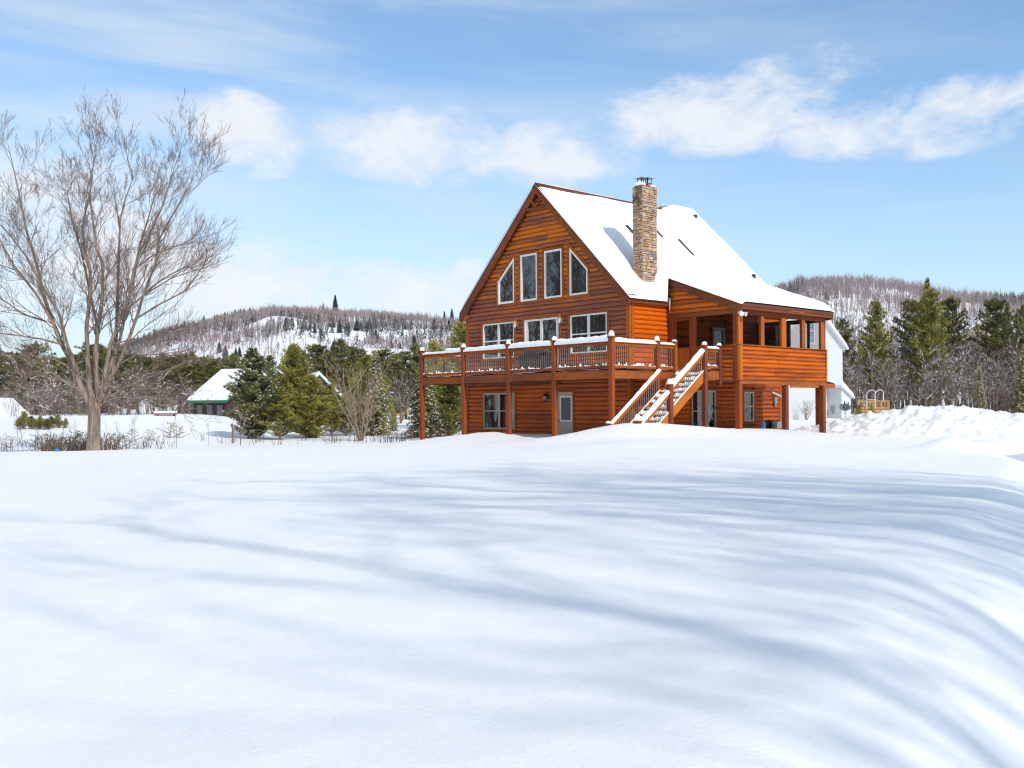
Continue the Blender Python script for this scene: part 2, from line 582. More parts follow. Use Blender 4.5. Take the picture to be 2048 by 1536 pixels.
def fbm(x, y, oct=4, seed=0, gain=0.5):
    s, a, tot = 0, 1.0, 0
    for i in range(oct):
        s = s + a * (vnoise(x, y, seed + i) - 0.5)
        tot += a
        a *= gain
        x, y = x * 2.03 + 11.3, y * 2.03 + 5.7
    return s / tot


def sstep(x, a, b):
    q = np.clip((x - a) / (b - a), 0, 1)
    return q * q * (3 - 2 * q)


FW = np.array([math.sin(YAW), math.cos(YAW)])
RT = np.array([math.cos(YAW), -math.sin(YAW)])


def spot(u, D):
    """ground point at depth D along the lane of sight u"""
    s_ = (u - 1024) / FPX * D
    return CAM[0] + FW[0] * D + RT[0] * s_, CAM[1] + FW[1] * D + RT[1] * s_


# ------------------------------------------------------------------ terrain
ctl = []
for (u, D, z) in [
        (1024, 2, -2.50), (0, 4, -2.74), (2048, 4, -2.44), (1024, 8, -2.48), (0, 10, -2.84), (1700, 8, -2.36),
        (1024, 14, -2.50), (300, 16, -2.82), (1700, 15, -2.38), (1024, 21, -2.48), (1500, 20, -2.38), (1900, 22, -2.44), (300, 24, -2.86), (700, 27, -2.70),
        (-100, 26, -2.92), (0, 36, -2.84), (200, 37.5, -2.84), (400, 38, -2.84), (600, 38.5, -2.80), (760, 38.5, -2.70),
        (0, 44, -3.02), (200, 45, -3.02), (400, 45, -3.0), (600, 46, -2.95), (760, 46, -2.95),
        (1150, 28, -2.42), (1300, 26, -2.22), (1450, 26, -2.25), (1620, 27, -2.36),
        (0, 60, -2.55), (250, 60, -2.6), (450, 60, -2.85), (600, 60, -2.95), (800, 60, -2.95),
        (0, 78, -1.8), (250, 76, -1.75), (400, 75, -1.70), (600, 80, -2.5), (800, 80, -2.6), (0, 120, -1.5), (400, 120, -1.5), (800, 120, -2.0), (1200, 120, -2.2),
        (1600, 75, -2.32), (1720, 75, -2.32), (1900, 75, -2.3), (2100, 75, -2.3), (1700, 110, -2.25), (2048, 110, -2.25), (1750, 50, -2.45), (1650, 46, -2.5)]:
    x, y = spot(u, D)
    ctl.append((x, y, z))
ctl += [(-9.25, -2.3, -2.62), (-6.4, -2.35, -2.36), (-5.2, -2.4, -2.27), (-3.9, -2.4, -2.27), (-2.7, -2.35, -2.42), (-1.5, -2.3, -2.42), (0.0, -2.8, -2.20), (1.1, -2.4, -1.95),
        (1.9, -2.6, -1.80), (2.7, -2.3, -1.80), (2.9, -1.2, -1.85), (2.4, .4, -1.98), (3.2, 1.8, -2.04), (3.1, 5.0, -2.16), (3.1, 7.6, -2.42), (1, 4, -2.10), (0.2, 7.5, -2.22), (0, 11, -2.5),
        (3, 11, -2.55), (-4, 3, -2.4), (-10.5, 0, -2.72), (-11, 5, -2.8), (-4, 12, -2.7), (5, -4, -2.28), (3, -5.5, -2.33), (-3, -6, -2.55), (-8, -6, -2.72),
        (60, -30, -2.3), (40, -50, -2.4), (0, -60, -2.6), (-50, -30, -2.8), (60, 20, -2.2), (-80, 0, -1.8)]
ctl = np.array(ctl)


def _tps(r):
    return np.where(r > 0, r * r * np.log(r + 1e-12), 0)


_n = len(ctl)
_d = np.hypot(ctl[:, None, 0] - ctl[None, :, 0], ctl[:, None, 1] - ctl[None, :, 1]) / 10
_A = np.zeros((_n + 3, _n + 3))
_A[:_n, :_n] = _tps(_d) + np.eye(_n) * 0.004
_A[:_n, _n] = 1
_A[:_n, _n + 1:] = ctl[:, :2] / 10
_A[_n:, :_n] = _A[:_n, _n:].T
_w = np.linalg.solve(_A, np.concatenate([ctl[:, 2], np.zeros(3)]))

# left kerb line of the driveway as (lateral, depth) seen from where the photographer stands
edge = np.array([(s * RT + D * FW) + np.array(CAM[:2]) for (s, D) in
                 [(-4.5, -8), (-0.8, -1.5), (0.64, 1.2), (1.64, 3.3), (2.58, 4.9), (5.75, 10), (10.5, 19), (12.4, 25), (14.3, 30.5), (18.5, 35), (25, 39), (40, 44)]])
ROADW = 5.0


def edge_dist(x, y):
    """signed distance to the driveway's near kerb: positive on the lawn side"""
    best = np.full(np.shape(x), 1e9)
    sg = np.zeros(np.shape(x))
    for a, b in zip(edge[:-1], edge[1:]):
        dx, dy = b - a
        L2 = dx * dx + dy * dy
        tt = np.clip(((x - a[0]) * dx + (y - a[1]) * dy) / L2, 0, 1)
        ex, ey = x - (a[0] + tt * dx), y - (a[1] + tt * dy)
        d = np.hypot(ex, ey)
        cr_ = dx * (y - a[1]) - dy * (x - a[0])
        m_ = d < best
        best = np.where(m_, d, best)
        sg = np.where(m_, np.sign(cr_), sg)
    return best * np.where(sg == 0, 1, sg)


def ground(x, y, detail=True):
    x = np.asarray(x, float)
    y = np.asarray(y, float)
    z = np.zeros(x.shape)
    for i in range(_n):
        z += _w[i] * _tps(np.hypot(x - ctl[i, 0], y - ctl[i, 1]) / 10)
    z += _w[_n] + _w[_n + 1] * x / 10 + _w[_n + 2] * y / 10
    rad = np.hypot(x - CAM[0], y - CAM[1])
    far = sstep(rad, 105, 150)
    z = z * (1 - far) + -2.1 * far
    z = np.clip(z, -3.2, -1.3)
    if detail:
        z += 0.16 * fbm(x / 6.5, y / 6.5, 3, 3) * sstep(rad, 2, 9)
        z += 0.05 * fbm(x / 1.7 + 9, y / 1.3, 3, 13)
        z += 0.018 * fbm(x / .45, y / .22, 3, 17) * sstep(fbm(x / 5, y / 5, 2, 19), -.1, .3)
        # lumps thrown up along the front of the house
        nb = np.exp(-((x + 4) ** 2 / 30 + (y + 2.6) ** 2 / 0.9))
        z += 0.16 * nb * fbm(x / 0.9, y / 0.8, 3, 21)
    # small wind cone beside the drive
    cx, cy = spot(1903, 23.2)
    q = np.hypot((x - cx) * 0.9, (y - cy))
    z += 0.40 * np.exp(-(q / 0.75) ** 1.6)
    # the drive and its cut banks
    e = edge_dist(x, y)
    pe = e + 0.12 * fbm(x / 0.8, y / 0.8, 3, 31) + 0.05 * fbm(x / .2, y / .2, 2, 37)
    z = z - 0.17 * sstep(pe, 1.0, 0.0) * (e > -1)
    bw = 0.22 + 0.45 * (1 - sstep(rad, 7, 15))
    inside = sstep(pe / bw, 0.6, -1.0)
    back = sstep(e, -ROADW - 0.3, -ROADW + 0.4)
    road = inside * back
    z = z * (1 - road) + -3.02 * road
    return z


def gz(x, y):
    return float(ground(np.array([x]), np.array([y]))[0])


ang = np.concatenate([np.linspace(-180, -37, 70)[:-1], np.linspace(-37, 37, 640), np.linspace(37, 180, 70)[1:]])
ang = np.radians(ang)
rad = np.concatenate([np.geomspace(0.35, 5, 60)[:-1], np.geomspace(5, 60, 330)[:-1], np.geomspace(60, 160, 70)[:-1], np.geomspace(160, 5000, 14)])
A_, R_ = np.meshgrid(ang, rad)
gx = CAM[0] + R_ * (np.sin(A_) * RT[0] + np.cos(A_) * FW[0])
gy = CAM[1] + R_ * (np.sin(A_) * RT[1] + np.cos(A_) * FW[1])
gzz = ground(gx, gy)
gzz = np.where(R_ > 400, np.minimum(gzz, -2.1), gzz)
nr, na = A_.shape
V = np.stack([gx.ravel(), gy.ravel(), gzz.ravel()], 1)
idx = np.arange(nr * na).reshape(nr, na)
F = np.stack([idx[:-1, :-1].ravel(), idx[:-1, 1:].ravel(), idx[1:, 1:].ravel(), idx[1:, :-1].ravel()], 1)
V = np.vstack([V, [[CAM[0], CAM[1], float(gzz[0].mean())]]])
ci = len(V) - 1
F = np.vstack([F, np.stack([np.full(na - 1, ci), np.full(na - 1, ci), idx[0, 1:], idx[0, :-1]], 1)])
# centre fan as triangles drawn as degenerate-free quads: rebuild separately
F = F[:-(na - 1)]
me = np_mesh('snow_ground', V, F[:, ::-1], M['snow'], True)
o = link(bpy.data.objects.new('snow_ground', me))
tag(o, 'deep smooth snow covering the yard and fields', None, None, 'structure')
fan = MB()
fan.add([tuple(V[i]) for i in idx[0]] + [tuple(V[ci])], [(na, i + 1, i) for i in range(na - 1)] + [(na, 0, na - 1)])
o = fan.build('snow_ground_patch', 'snow')
tag(o, 'patch of snow at the photographer\'s feet', None, None, 'structure')

# driveway sheet
dv = []
seg = []
for i in range(len(edge) - 1):
    for k in range(10):
        seg.append(edge[i] + (edge[i + 1] - edge[i]) * k / 10)
seg.append(edge[-1])
seg = np.array(seg)
tg = np.gradient(seg, axis=0)
nm = np.stack([tg[:, 1], -tg[:, 0]], 1)
nm /= np.linalg.norm(nm, axis=1)[:, None]
mb = MB()
W_ = 9
for i, p in enumerate(seg):
    for k in range(W_):
        st = 0.18 + .45 * (1 - float(sstep(np.hypot(p[0] - CAM[0], p[1] - CAM[1]), 7, 15)))
        q = p + nm[i] * (st + (ROADW - st - .05) * k / (W_ - 1))
        mb.v.append((q[0], q[1], -2.985 + 0.05 * float(fbm(np.array([q[0] / .8]), np.array([q[1] / .8]), 3, 5)[0]) + (0.02 if k in (2, 6) else 0)))
for i in range(len(seg) - 1):
    for k in range(W_ - 1):
        a = i * W_ + k
        mb.f.append((a, a + 1, a + W_ + 1, a + W_))
tag(mb.build('driveway', 'road', None, True), 'ploughed driveway of packed grey snow', None, None, 'structure')

# ploughed snow pile
pc = np.array(spot(1905, 40.5))
uu, vv = np.meshgrid(np.linspace(-1.25, 1.25, 330), np.linspace(-1.25, 1.25, 170))
lx, ly = uu * 9.2, vv * 4.6
px_, py_ = pc[0] + lx * RT[0] + ly * FW[0], pc[1] + lx * RT[1] + ly * FW[1]
q = np.hypot(uu, vv)
prof = 1 - sstep(q, 0.05, 1.0)
asym = 1.0 - 0.38 * sstep(uu, -0.25, .8) + 0.0 * uu
hgt = 1.30 * np.power(np.clip(prof, 0, 1), 0.8) * asym
lump = (np.abs(fbm(px_ / 1.1, py_ / 1.1, 4, 51, .6)) * 1.0 + fbm(px_ / .32, py_ / .32, 3, 57, .6) * 0.36 - 0.1) * np.clip(prof * 3, 0, 1)
pz = -2.75 + hgt + lump * 0.75 - 0.5 * sstep(q, 0.98, 1.2)
idp = np.arange(pz.size).reshape(pz.shape)
Fp = np.stack([idp[:-1, :-1].ravel(), idp[:-1, 1:].ravel(), idp[1:, 1:].ravel(), idp[1:, :-1].ravel()], 1)
me = np_mesh('snow_pile', np.stack([px_.ravel(), py_.ravel(), pz.ravel()], 1), Fp, M['pilesnow'], True)
tag(link(bpy.data.objects.new('snow_pile', me)), 'long rough heap of ploughed snow with dirt specks beyond the driveway', 'snow pile')

# ------------------------------------------------------------------ log cabin
random.seed(11)
XL, XM, ZR = -8.936, -4.468, 7.252
XE, ZE = 0.206, 2.585
YF, YB = -0.29, 9.75
DEPTH = 9.42
X_P, Y1, Y2 = 3.095, 2.07, 7.64
XPE, ZPE = 3.345, 2.20        # porch eave
PS = 0.38                     # porch roof slope
YPF, YPB = 1.92, 7.82


def zmain(x):
    return ZR - abs(x - XM) * (ZR - ZE) / (XE - XM)


def zporch(x):
    return ZPE + PS * (XPE - x)


cabin = empty('log_cabin', (-4.4, 4.7, -2.9), 'orange stained log cabin with steep snowy roof and stone chimney', 'house')
P_LOG = [(0.0, 0.004), (0.07, 0.034), (0.28, 0.055), (0.58, 0.056), (0.86, 0.036), (0.985, 0.006)]


def log_wall(wallname, mp, z0, z1, step, xl, xr, holes, mat, parent, back=-0.03, joints=True, prof=P_LOG, core=None):
    """a wall part holding one object per log; xl, xr: bounds as functions of height; holes: functions height -> (a0, a1) or None"""
    wall = core
    z = z0
    while z < z1 - 0.02:
        zb, zt = z, min(z + step, z1)
        mid = (zb + zt) / 2
        segs = [[xl(zb), xl(zt), xr(zb), xr(zt)]]
        for h in holes:
            hm = h(mid)
            if hm is None:
                continue
            hb, ht = h(zb) or hm, h(zt) or hm
            new = []
            for s in segs:
                if hm[0] > (s[2] + s[3]) / 2 or hm[1] < (s[0] + s[1]) / 2:
                    new.append(s)
                    continue
                new.append([s[0], s[1], hb[0], ht[0]])
                new.append([hb[1], ht[1], s[2], s[3]])
            segs = new
        for s in segs:
            if (s[2] + s[3]) / 2 - (s[0] + s[1]) / 2 < 0.06:
                continue
            cuts = [None]
            L = min(s[2], s[3]) - max(s[0], s[1])
            if joints and L > 3.2 and random.random() < 0.8:
                cuts = [max(s[0], s[1]) + L * random.uniform(0.25, 0.75), None]
            a = (s[0], s[1])
            for c in cuts:
                b_ = (c - 0.004, c - 0.004) if c is not None else (s[2], s[3])
                mb = MB()
                n = len(prof)
                vs = []
                dz = zt - zb
                jit = random.uniform(-0.004, 0.004)
                for e in (a, b_):
                    for (h, o) in prof:
                        vs.append(mp(e[0] + (e[1] - e[0]) * h, zb + dz * h, o + jit))
                    vs.append(mp(e[1], zb + dz * .985, back))
                    vs.append(mp(e[0], zb, back))
                k = n + 2
                fs = [(i, i + 1, k + i + 1, k + i) for i in range(k - 1)] + [(k - 1, 0, k, 2 * k - 1)]
                fs += [tuple(range(k - 1, -1, -1)), tuple(range(k, 2 * k))]
                mb.add(vs, fs)
                ob = mb.build('log', mat, wall, False)
                if c is not None:
                    a = (c + 0.004, c + 0.004)
        z += step
    return wall


def rect(a0, a1, z0, z1):
    return lambda z: (a0, a1) if z0 <= z <= z1 else None


def poly_rect(a0, a1, z0, z1, g=0.0):
    return [(a0 - g, z0 - g), (a1 + g, z0 - g), (a1 + g, z1 + g), (a0 - g, z1 + g)]


def offset_poly(poly, g):
    n = len(poly)
    cx = sum(p[0] for p in poly) / n
    cy = sum(p[1] for p in poly) / n
    res = []
    for i in range(n):
        p0, p1, p2 = poly[i - 1], poly[i], poly[(i + 1) % n]
        d1 = Vector((p1[0] - p0[0], p1[1] - p0[1])).normalized()
        d2 = Vector((p2[0] - p1[0], p2[1] - p1[1])).normalized()
        n1, n2 = Vector((d1.y, -d1.x)), Vector((d2.y, -d2.x))
        if n1.dot(Vector((p1[0] - cx, p1[1] - cy))) < 0:
            n1, n2 = -n1, -n2
        bb = (n1 + n2)
        k = g / max(0.3, (1 + n1.dot(n2)))
        res.append((p1[0] + bb.x * k, p1[1] + bb.y * k))
    return res


def window(mp, poly, parent, frame='vinyl', trim='trim_x', tw=0.10, fw=0.055, bars=(), label=None):
    """window part with trim, frame, sash bars and one object per pane"""
    w_ = MB()
    w_.ring(poly, offset_poly(poly, -fw), mp, -0.03, 0.062)
    for (a0, a1, z0, z1) in bars:
        w_.prism([(a0, z0), (a1, z0), (a1, z1), (a0, z1)], mp, -0.02, 0.046)
    wo = w_.build('window', frame, parent)
    if label:
        wo['label'] = label
    if tw:
        tmb = MB()
        tmb.ring(offset_poly(poly, tw), offset_poly(poly, -0.002), mp, -0.03, 0.072)
        tmb.build('window_trim', trim, wo)
    g = MB()
    g.prism(offset_poly(poly, -fw + 0.01), mp, -0.01, 0.012)
    g.build('pane', 'glass', wo)
    return wo


fr = front(0.0)
# --- structural core of the main house
core = MB()
gp = [(XL + .03, -3.1), (-.03, -3.1), (-.03, 2.55), (XM, ZR - .22), (XL + .03, 2.55)]
core.prism(gp, fr, -0.09, -0.03)
core.box(XL + .03, XL + .1, .09, DEPTH, -3.1, 2.55)
core.box(-.1, -.03, .09, DEPTH, -3.1, 2.55)
core.prism(gp, front(DEPTH), 0.0, 0.06)
core.box(XL + .1, -.1, .1, DEPTH - .1, -0.55, -0.45)
fwall = core.build('front_wall', 'core', cabin)

HS = 0.168
TW = 0.10
deckwins = [(-7.896, -6.001, .66, 2.088), (-2.895, -1.052, .66, 2.088)]
holes = [rect(a - TW, b_ + TW, c - .06, d + .06) for a, b_, c, d in deckwins]
holes.append(rect(-5.40 - TW, -3.50 + TW, -.45, 2.09 + .06))
T = [[(-6.957, 2.826), (-5.97, 2.826), (-5.97, 4.64), (-6.957, 3.75)],
     [(-5.61, 2.826), (-4.66, 2.826), (-4.66, 4.658), (-5.61, 4.658)],
     [(-4.264, 2.826), (-3.312, 2.826), (-3.312, 4.658), (-4.264, 4.658)],
     [(-2.914, 2.826), (-1.98, 2.826), (-1.98, 3.74), (-2.914, 4.64)]]


def h_t1(z):
    if not 2.76 <= z <= 4.76:
        return None
    lo = -6.957 - TW
    if z > 3.74:
        lo += (z - 3.74) / 0.89 * 0.987
    return (min(lo, -5.97), -5.97 + TW)


def h_t4(z):
    if not 2.76 <= z <= 4.76:
        return None
    hi = -1.98 + TW
    if z > 3.74:
        hi -= (z - 3.74) / 0.89 * 0.934
    return (-2.914 - TW, max(hi, -2.914))


holes += [h_t1, h_t4, rect(-5.61 - TW, -4.66 + TW, 2.76, 4.72), rect(-4.264 - TW, -3.312 + TW, 2.76, 4.72)]


def fx(z):
    return min(-0.13, XM + (ZR - .27 - z))


def fxl(z):
    return max(XL + .12, XM - (ZR - .27 - z))


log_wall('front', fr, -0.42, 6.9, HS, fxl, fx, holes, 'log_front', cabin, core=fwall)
base_holes = [rect(-7.896 - TW, -6.001 + TW, -2.25, -.66), rect(-3.62 - TW, -2.78 + TW, -3.1, -.69)]
log_wall('front', fr, -0.42 - HS * 15, -0.42, HS, lambda z: XL + .12, lambda z: -.13, base_holes, 'log_base', cabin, core=fwall)

for (a, b_, c, d) in deckwins:
    mid = (a + b_) / 2
    zc = (c + d) / 2
    window(fr, poly_rect(a, b_, c, d), cabin, bars=[(mid - .055, mid + .055, c + .05, d - .05), (a + .05, mid - .056, zc - .025, zc + .025), (mid + .056, b_ - .05, zc - .025, zc + .025)],
           label='white double window of the upper floor beside the sliding door')
for k, p in enumerate(T):
    window(fr, p, cabin, fw=0.075 if k != 0 else 0.085,
           label=['left trapezoid gable window', 'second tall gable window', 'third tall gable window', 'right trapezoid gable window'][k])
window(fr, poly_rect(-7.896, -6.001, -2.183, -.731), cabin, frame='tan', trim='trim_x',
       bars=[(-7.0, -6.90, -2.13, -.785), (-7.845, -7.002, -1.475, -1.435), (-6.898, -6.052, -1.475, -1.435)], label='basement double window with beige frame')
# sliding door
sd = MB()
pd = poly_rect(-5.40, -3.50, 0.0, 2.09)
sd.ring(pd, offset_poly(pd, -.07), fr, -.03, .065)
sd.prism([(-4.52, .05), (-4.40, .05), (-4.40, 2.03), (-4.52, 2.03)], fr, -.02, .05)
sd.prism([(-5.33, .05), (-5.22, .05), (-5.22, 2.03), (-5.33, 2.03)], fr, -.02, .045)
sd.prism([(-3.66, .05), (-3.57, .05), (-3.57, 2.03), (-3.66, 2.03)], fr, -.02, .045)
sd.prism([(-5.40, -.2), (-3.5, -.2), (-3.5, -.003), (-5.4, -.003)], fr, -.02, .05)
sdo = sd.build('sliding_door', 'vinyl', cabin)
for a, b_ in ((-5.23, -4.51), (-4.41, -3.65)):
    g = MB()
    g.prism([(a, .06), (b_, .06), (b_, 2.02), (a, 2.02)], fr, -.01, .012)
    g.build('pane', 'glass', sdo)
tm = MB()
tm.ring(offset_poly(pd, .09), offset_poly(pd, -.002), fr, -.03, .072)
tm.build('door_trim', 'trim_x', sdo)
# basement door
bd = MB()
bd.prism(poly_rect(-3.62, -2.78, -2.9, -.76), fr, -.03, .03)
for q in range(2):
    a0 = -3.45 + q * .33
    bd.prism(poly_rect(a0, a0 + .26, -2.55, -2.0), fr, .03, .04)
bdo = bd.build('basement_door', 'doorgrey', cabin)
g = MB()
g.ring(poly_rect(-3.47, -2.84, -1.86, -.90), poly_rect(-3.41, -2.90, -1.80, -.96), fr, .028, .058)
g.build('door_light_frame', 'vinyl', bdo)
g = MB()
g.prism(poly_rect(-3.42, -2.89, -1.81, -.95), fr, .0, .036)
g.build('pane', 'frost', bdo)
g = MB()
g.lathe([(.0, -1.86), (.028, -1.85), (.028, -1.80), (.0, -1.79)], -3.56, -.06, 8)
g.build('door_knob', 'black', bdo)
g = MB()
g.ring(poly_rect(-3.62, -2.78, -2.95, -.76, .10), poly_rect(-3.62, -2.78, -2.95, -.76, -.001), fr, -.03, .072)
g.build('door_trim', 'trim_x', bdo)

# corner boards of the main house
for (x0, x1, y0, y1) in ((-.14, .035, -.062, .0), (-.025, .062, .002, .13), (XL - .035, XL + .13, -.062, .0)):
    c_ = MB()
    c_.box(x0, x1, y0, y1, -3.0, 2.46)
    c_.build('corner_board', 'trim_z', cabin)

# --- right-hand wall of the main house: short upper stretch, basement stretch, wall inside the porch
sm = side(0.0)
sw = MB()
sw.box(-.095, -.045, .1, DEPTH - .02, -3.05, 2.5)
swall = sw.build('side_wall', 'core', cabin)
log_wall('s', sm, -0.42, 2.47, HS, lambda z: .14, lambda z: Y1 - .06, [], 'log_side', cabin, core=swall, joints=False)
log_wall('s', sm, -0.42 - HS * 15, -.42, HS, lambda z: .14, lambda z: DEPTH - .02,
         [rect(3.30, 4.98, -3.1, -.62), rect(6.66, 7.52, -2.02, -.66)], 'log_under', cabin, core=swall)
log_wall('s', sm, -0.42, 2.6, HS * 2, lambda z: Y1 + .06, lambda z: Y2 - .05, [rect(4.6, 5.6, -.5, 1.8)], 'log_under', cabin, core=swall, joints=False)
log_wall('s', sm, -.42, 2.55, HS * 2, lambda z: Y2 + .06, lambda z: DEPTH - .02, [], 'log_side', cabin, core=swall, joints=False)
c_ = MB()
c_.box(-.02, .07, DEPTH - .13, DEPTH + .04, -3, 2.46)
c_.build('corner_board', 'trim_z', cabin)
window(sm, poly_rect(6.76, 7.42, -1.93, -.76), cabin, frame='tan', trim='trim_y', bars=[(6.81, 7.37, -1.36, -1.32)], label='small basement window under the porch')
window(sm, poly_rect(3.40, 4.88, -2.9, -.72), cabin, frame='tan', trim='trim_y', bars=[(4.1, 4.2, -2.85, -.775), (3.45, 4.098, -1.52, -1.49), (4.202, 4.83, -1.52, -1.49)], label='basement glass door behind the stairs')
window(sm, poly_rect(4.7, 5.5, -.35, 1.7), cabin, frame='doorgrey', trim='trim_y', tw=.08, fw=.1, label='house door inside the screened porch')

# --- main roof
roof = MB()
T1 = .10
pr = [(XM, ZR), (XE, ZE), (XE - T1 * .7, ZE - T1 * .7), (XM, ZR - T1 * 1.42), (2 * XM - XE + T1 * .7, ZE - T1 * .7), (2 * XM - XE, ZE)]
roof.prism([pr[0], pr[1], pr[2], pr[3]], front(0), -YB, -YF)
roof.prism([pr[5], pr[0], pr[3], pr[4]], front(0), -YB, -YF)
roofo = roof.build('roof', 'shingle', cabin)
cap = MB()
cap.prism([(XM - .16, ZR - .12), (XM, ZR + .045), (XM + .16, ZR - .12), (XM + .16, ZR - .15), (XM, ZR + .005), (XM - .16, ZR - .15)], front(0), -YB - .01, .31)
cap.build('ridge_cap', 'fascia_y', roofo)
for sgn in (1, -1):
    xe = XM + sgn * (XE - XM)
    for yy, nm_ in ((YF, 'rake_board'), (YB - .04, 'rake_board')):
        b_ = MB()
        lo, hi = .06, .36
        pg = [(XM, ZR - lo), (xe, ZE - lo), (xe, ZE - .30), (xe - sgn * .13, ZE - .34), (XM, ZR - hi)]
        b_.prism(pg, front(0), -(yy + .035), -(yy - .004))
        b_.build(nm_, 'fascia', roofo)
    # soffit boards under the front overhang, running down the slope
    for k in range(3):
        b_ = MB()
        y0 = YF + .04 + k * .085
        b_.prism([(XM, ZR - .17), (xe, ZE - .17), (xe, ZE - .19), (XM, ZR - .19)], front(0), -(y0 + .08), -y0)
        b_.build('soffit_board', 'soffit', roofo)
    # eave fascia (two stacked boards) and eave soffit
    for k, (za, zb_, oo) in enumerate(((-.085, -.165, 0.0), (-.17, -.26, -.02))):
        b_ = MB()
        xa, xb = sorted((xe + sgn * (oo - .03), xe + sgn * oo))
        b_.box(xa, xb, YF + .002, YB - .002, ZE + zb_, ZE + za)
        b_.build('eave_fascia', 'fascia_y', roofo)
    b_ = MB()
    xa, xb = sorted((xe - sgn * .03, XM + sgn * (abs(XM) + .0)))
    b_.box(xa, xb, YF + .04, YB - .05, ZE - .262, ZE - .245)
    b_.build('eave_soffit', 'soffit', roofo)
# boxed return at the left eave
b_ = MB()
b_.box(XL - .14, XL - .0, -.27, -.02, 2.33, 2.60)
b_.build('eave_return', 'trim_z', roofo)
# gable ornament: collar board and two braces
orn = MB()
orn.box(XM - .73, XM + .73, -.275, -.215, 6.27, 6.36)
orno = orn.build('gable_collar', 'fascia', cabin)
for sx in (-1, 1):
    b_ = MB()
    b_.bar((XM + sx * .02, -.245, 6.37), (XM + sx * .40, -.245, 6.74), .055, .085, (0, 1, 0))
    b_.build('gable_brace', 'fascia', orno)
# soffit spot lights
for (x, z) in ((-6.28, 5.26), (-7.64, 3.95)):
    b_ = MB()
    b_.tube([(x, -.16, z + .04), (x, -.17, z - .05)], [.05, .06], 10)
    so = b_.build('soffit_light', 'black', roofo)
    b_ = MB()
    b_.tube([(x + .02, -.175, z - .04), (x + .025, -.185, z - .06)], [.035, .03], 8)
    b_.build('bulb', 'whiteplastic', so)

# --- screened porch
porch = MB()
porch.box(.05, X_P - .03, Y1 + .03, Y2 - .03, -.42, -.30)          # floor
po = porch.build('porch_floor', 'core', cabin)
# porch roof: slab from the main roof to the eave
pr2 = MB()
xt = -1.12
pr2.prism([(xt, zporch(xt)), (XPE, ZPE), (XPE, ZPE - .09), (xt, zporch(xt) - .10)], front(0), -YPB, -YPF)
pro = pr2.build('porch_roof', 'shingle', cabin)
for yy in (YPF, YPB - .04):
    b_ = MB()
    xs = -.95
    b_.prism([(xs, zporch(xs) - .03), (XPE, ZPE - .03), (XPE, ZPE - .22), (XPE - .22, ZPE - .30), (xs, zporch(xs) - .33)], front(0), -(yy + .035), -(yy - .004))
    b_.build('rake_board', 'fascia', pro)
for k, (za, zb_, oo) in enumerate(((-.03, -.115, 0.012), (-.12, -.215, -.01))):
    b_ = MB()
    b_.box(XPE + oo - .03, XPE + oo, YPF - .002, YPB + .002, ZPE + zb_, ZPE + za)
    b_.build('eave_fascia', 'fascia_y', pro)
b_ = MB()
b_.box(X_P + .03, XPE - .02, YPF + .04, YPB - .05, ZPE - .20, ZPE - .185)
b_.build('eave_soffit', 'soffit', pro)
# front gable of the porch
pf = front(Y1)
b_ = MB()
b_.prism([(.02, 1.98), (X_P - .05, 1.98), (X_P - .05, 2.02), (-.85, 3.42)], pf, -.08, -.04)
pg = b_.build('porch_gable', 'core', cabin)


def pgl(z):
    return 0.07 if z < 2.6 else max(-.9, 2.78 - z + .10)


def pgr(z):
    return min(X_P - .02, XPE - (z + .26 - ZPE) / PS)


log_wall('g', pf, 2.02, 3.52, HS, pgl, pgr, [], 'log_gable', cabin, core=pg, joints=False)
# flashing where the main roof meets the porch gable
b_ = MB()
b_.bar((-.95, Y1 - .09, zmain(-.95) + .06), (.26, Y1 - .09, zmain(.26) + .03), .05, .10, (0, 1, 0))
b_.build('step_flashing', 'flash', pg)
# header beam, posts and low panels
b_ = MB()
b_.box(.06, X_P + .02, Y1 - .06, Y1 + .05, 1.86, 2.015)
b_.build('header_beam', 'fascia', po)
b_ = MB()
b_.box(X_P - .09, X_P + .035, Y1 + .055, Y2, 1.84, 2.0)
b_.build('header_beam', 'fascia_y', po)
b_ = MB()
b_.box(.06, X_P - .1, Y2 - .06, Y2 + .05, 1.84, 2.0)
b_.build('header_beam', 'fascia', po)
for (x0, x1) in ((.075, .34), (1.08, 1.31)):
    b_ = MB()
    b_.box(x0, x1, Y1 - .058, Y1 + .04, -.35, 1.858)
    b_.build('front_post', 'post', po)
b_ = MB()
b_.box(2.88, 3.075, Y1 - .065, Y1 + .05, -.43, 1.858)
b_.build('front_post', 'post', po)
sideposts = [(2.055, 2.25), (3.36, 3.56), (4.65, 4.95), (6.01, 6.23), (7.33, 7.54)]
for k, (a, b2) in enumerate(sideposts):
    b_ = MB()
    b_.box(3.077 if k == 0 else X_P - .08, X_P + .028, a if k else Y1 - .066, b2, .80, 1.838)
    b_.build('side_post', 'trim_z', po)
b_ = MB()
b_.box(X_P - .08, X_P + .0, 7.545, Y2 + .04, .80, 1.838)
b_.build('side_post', 'post', po)
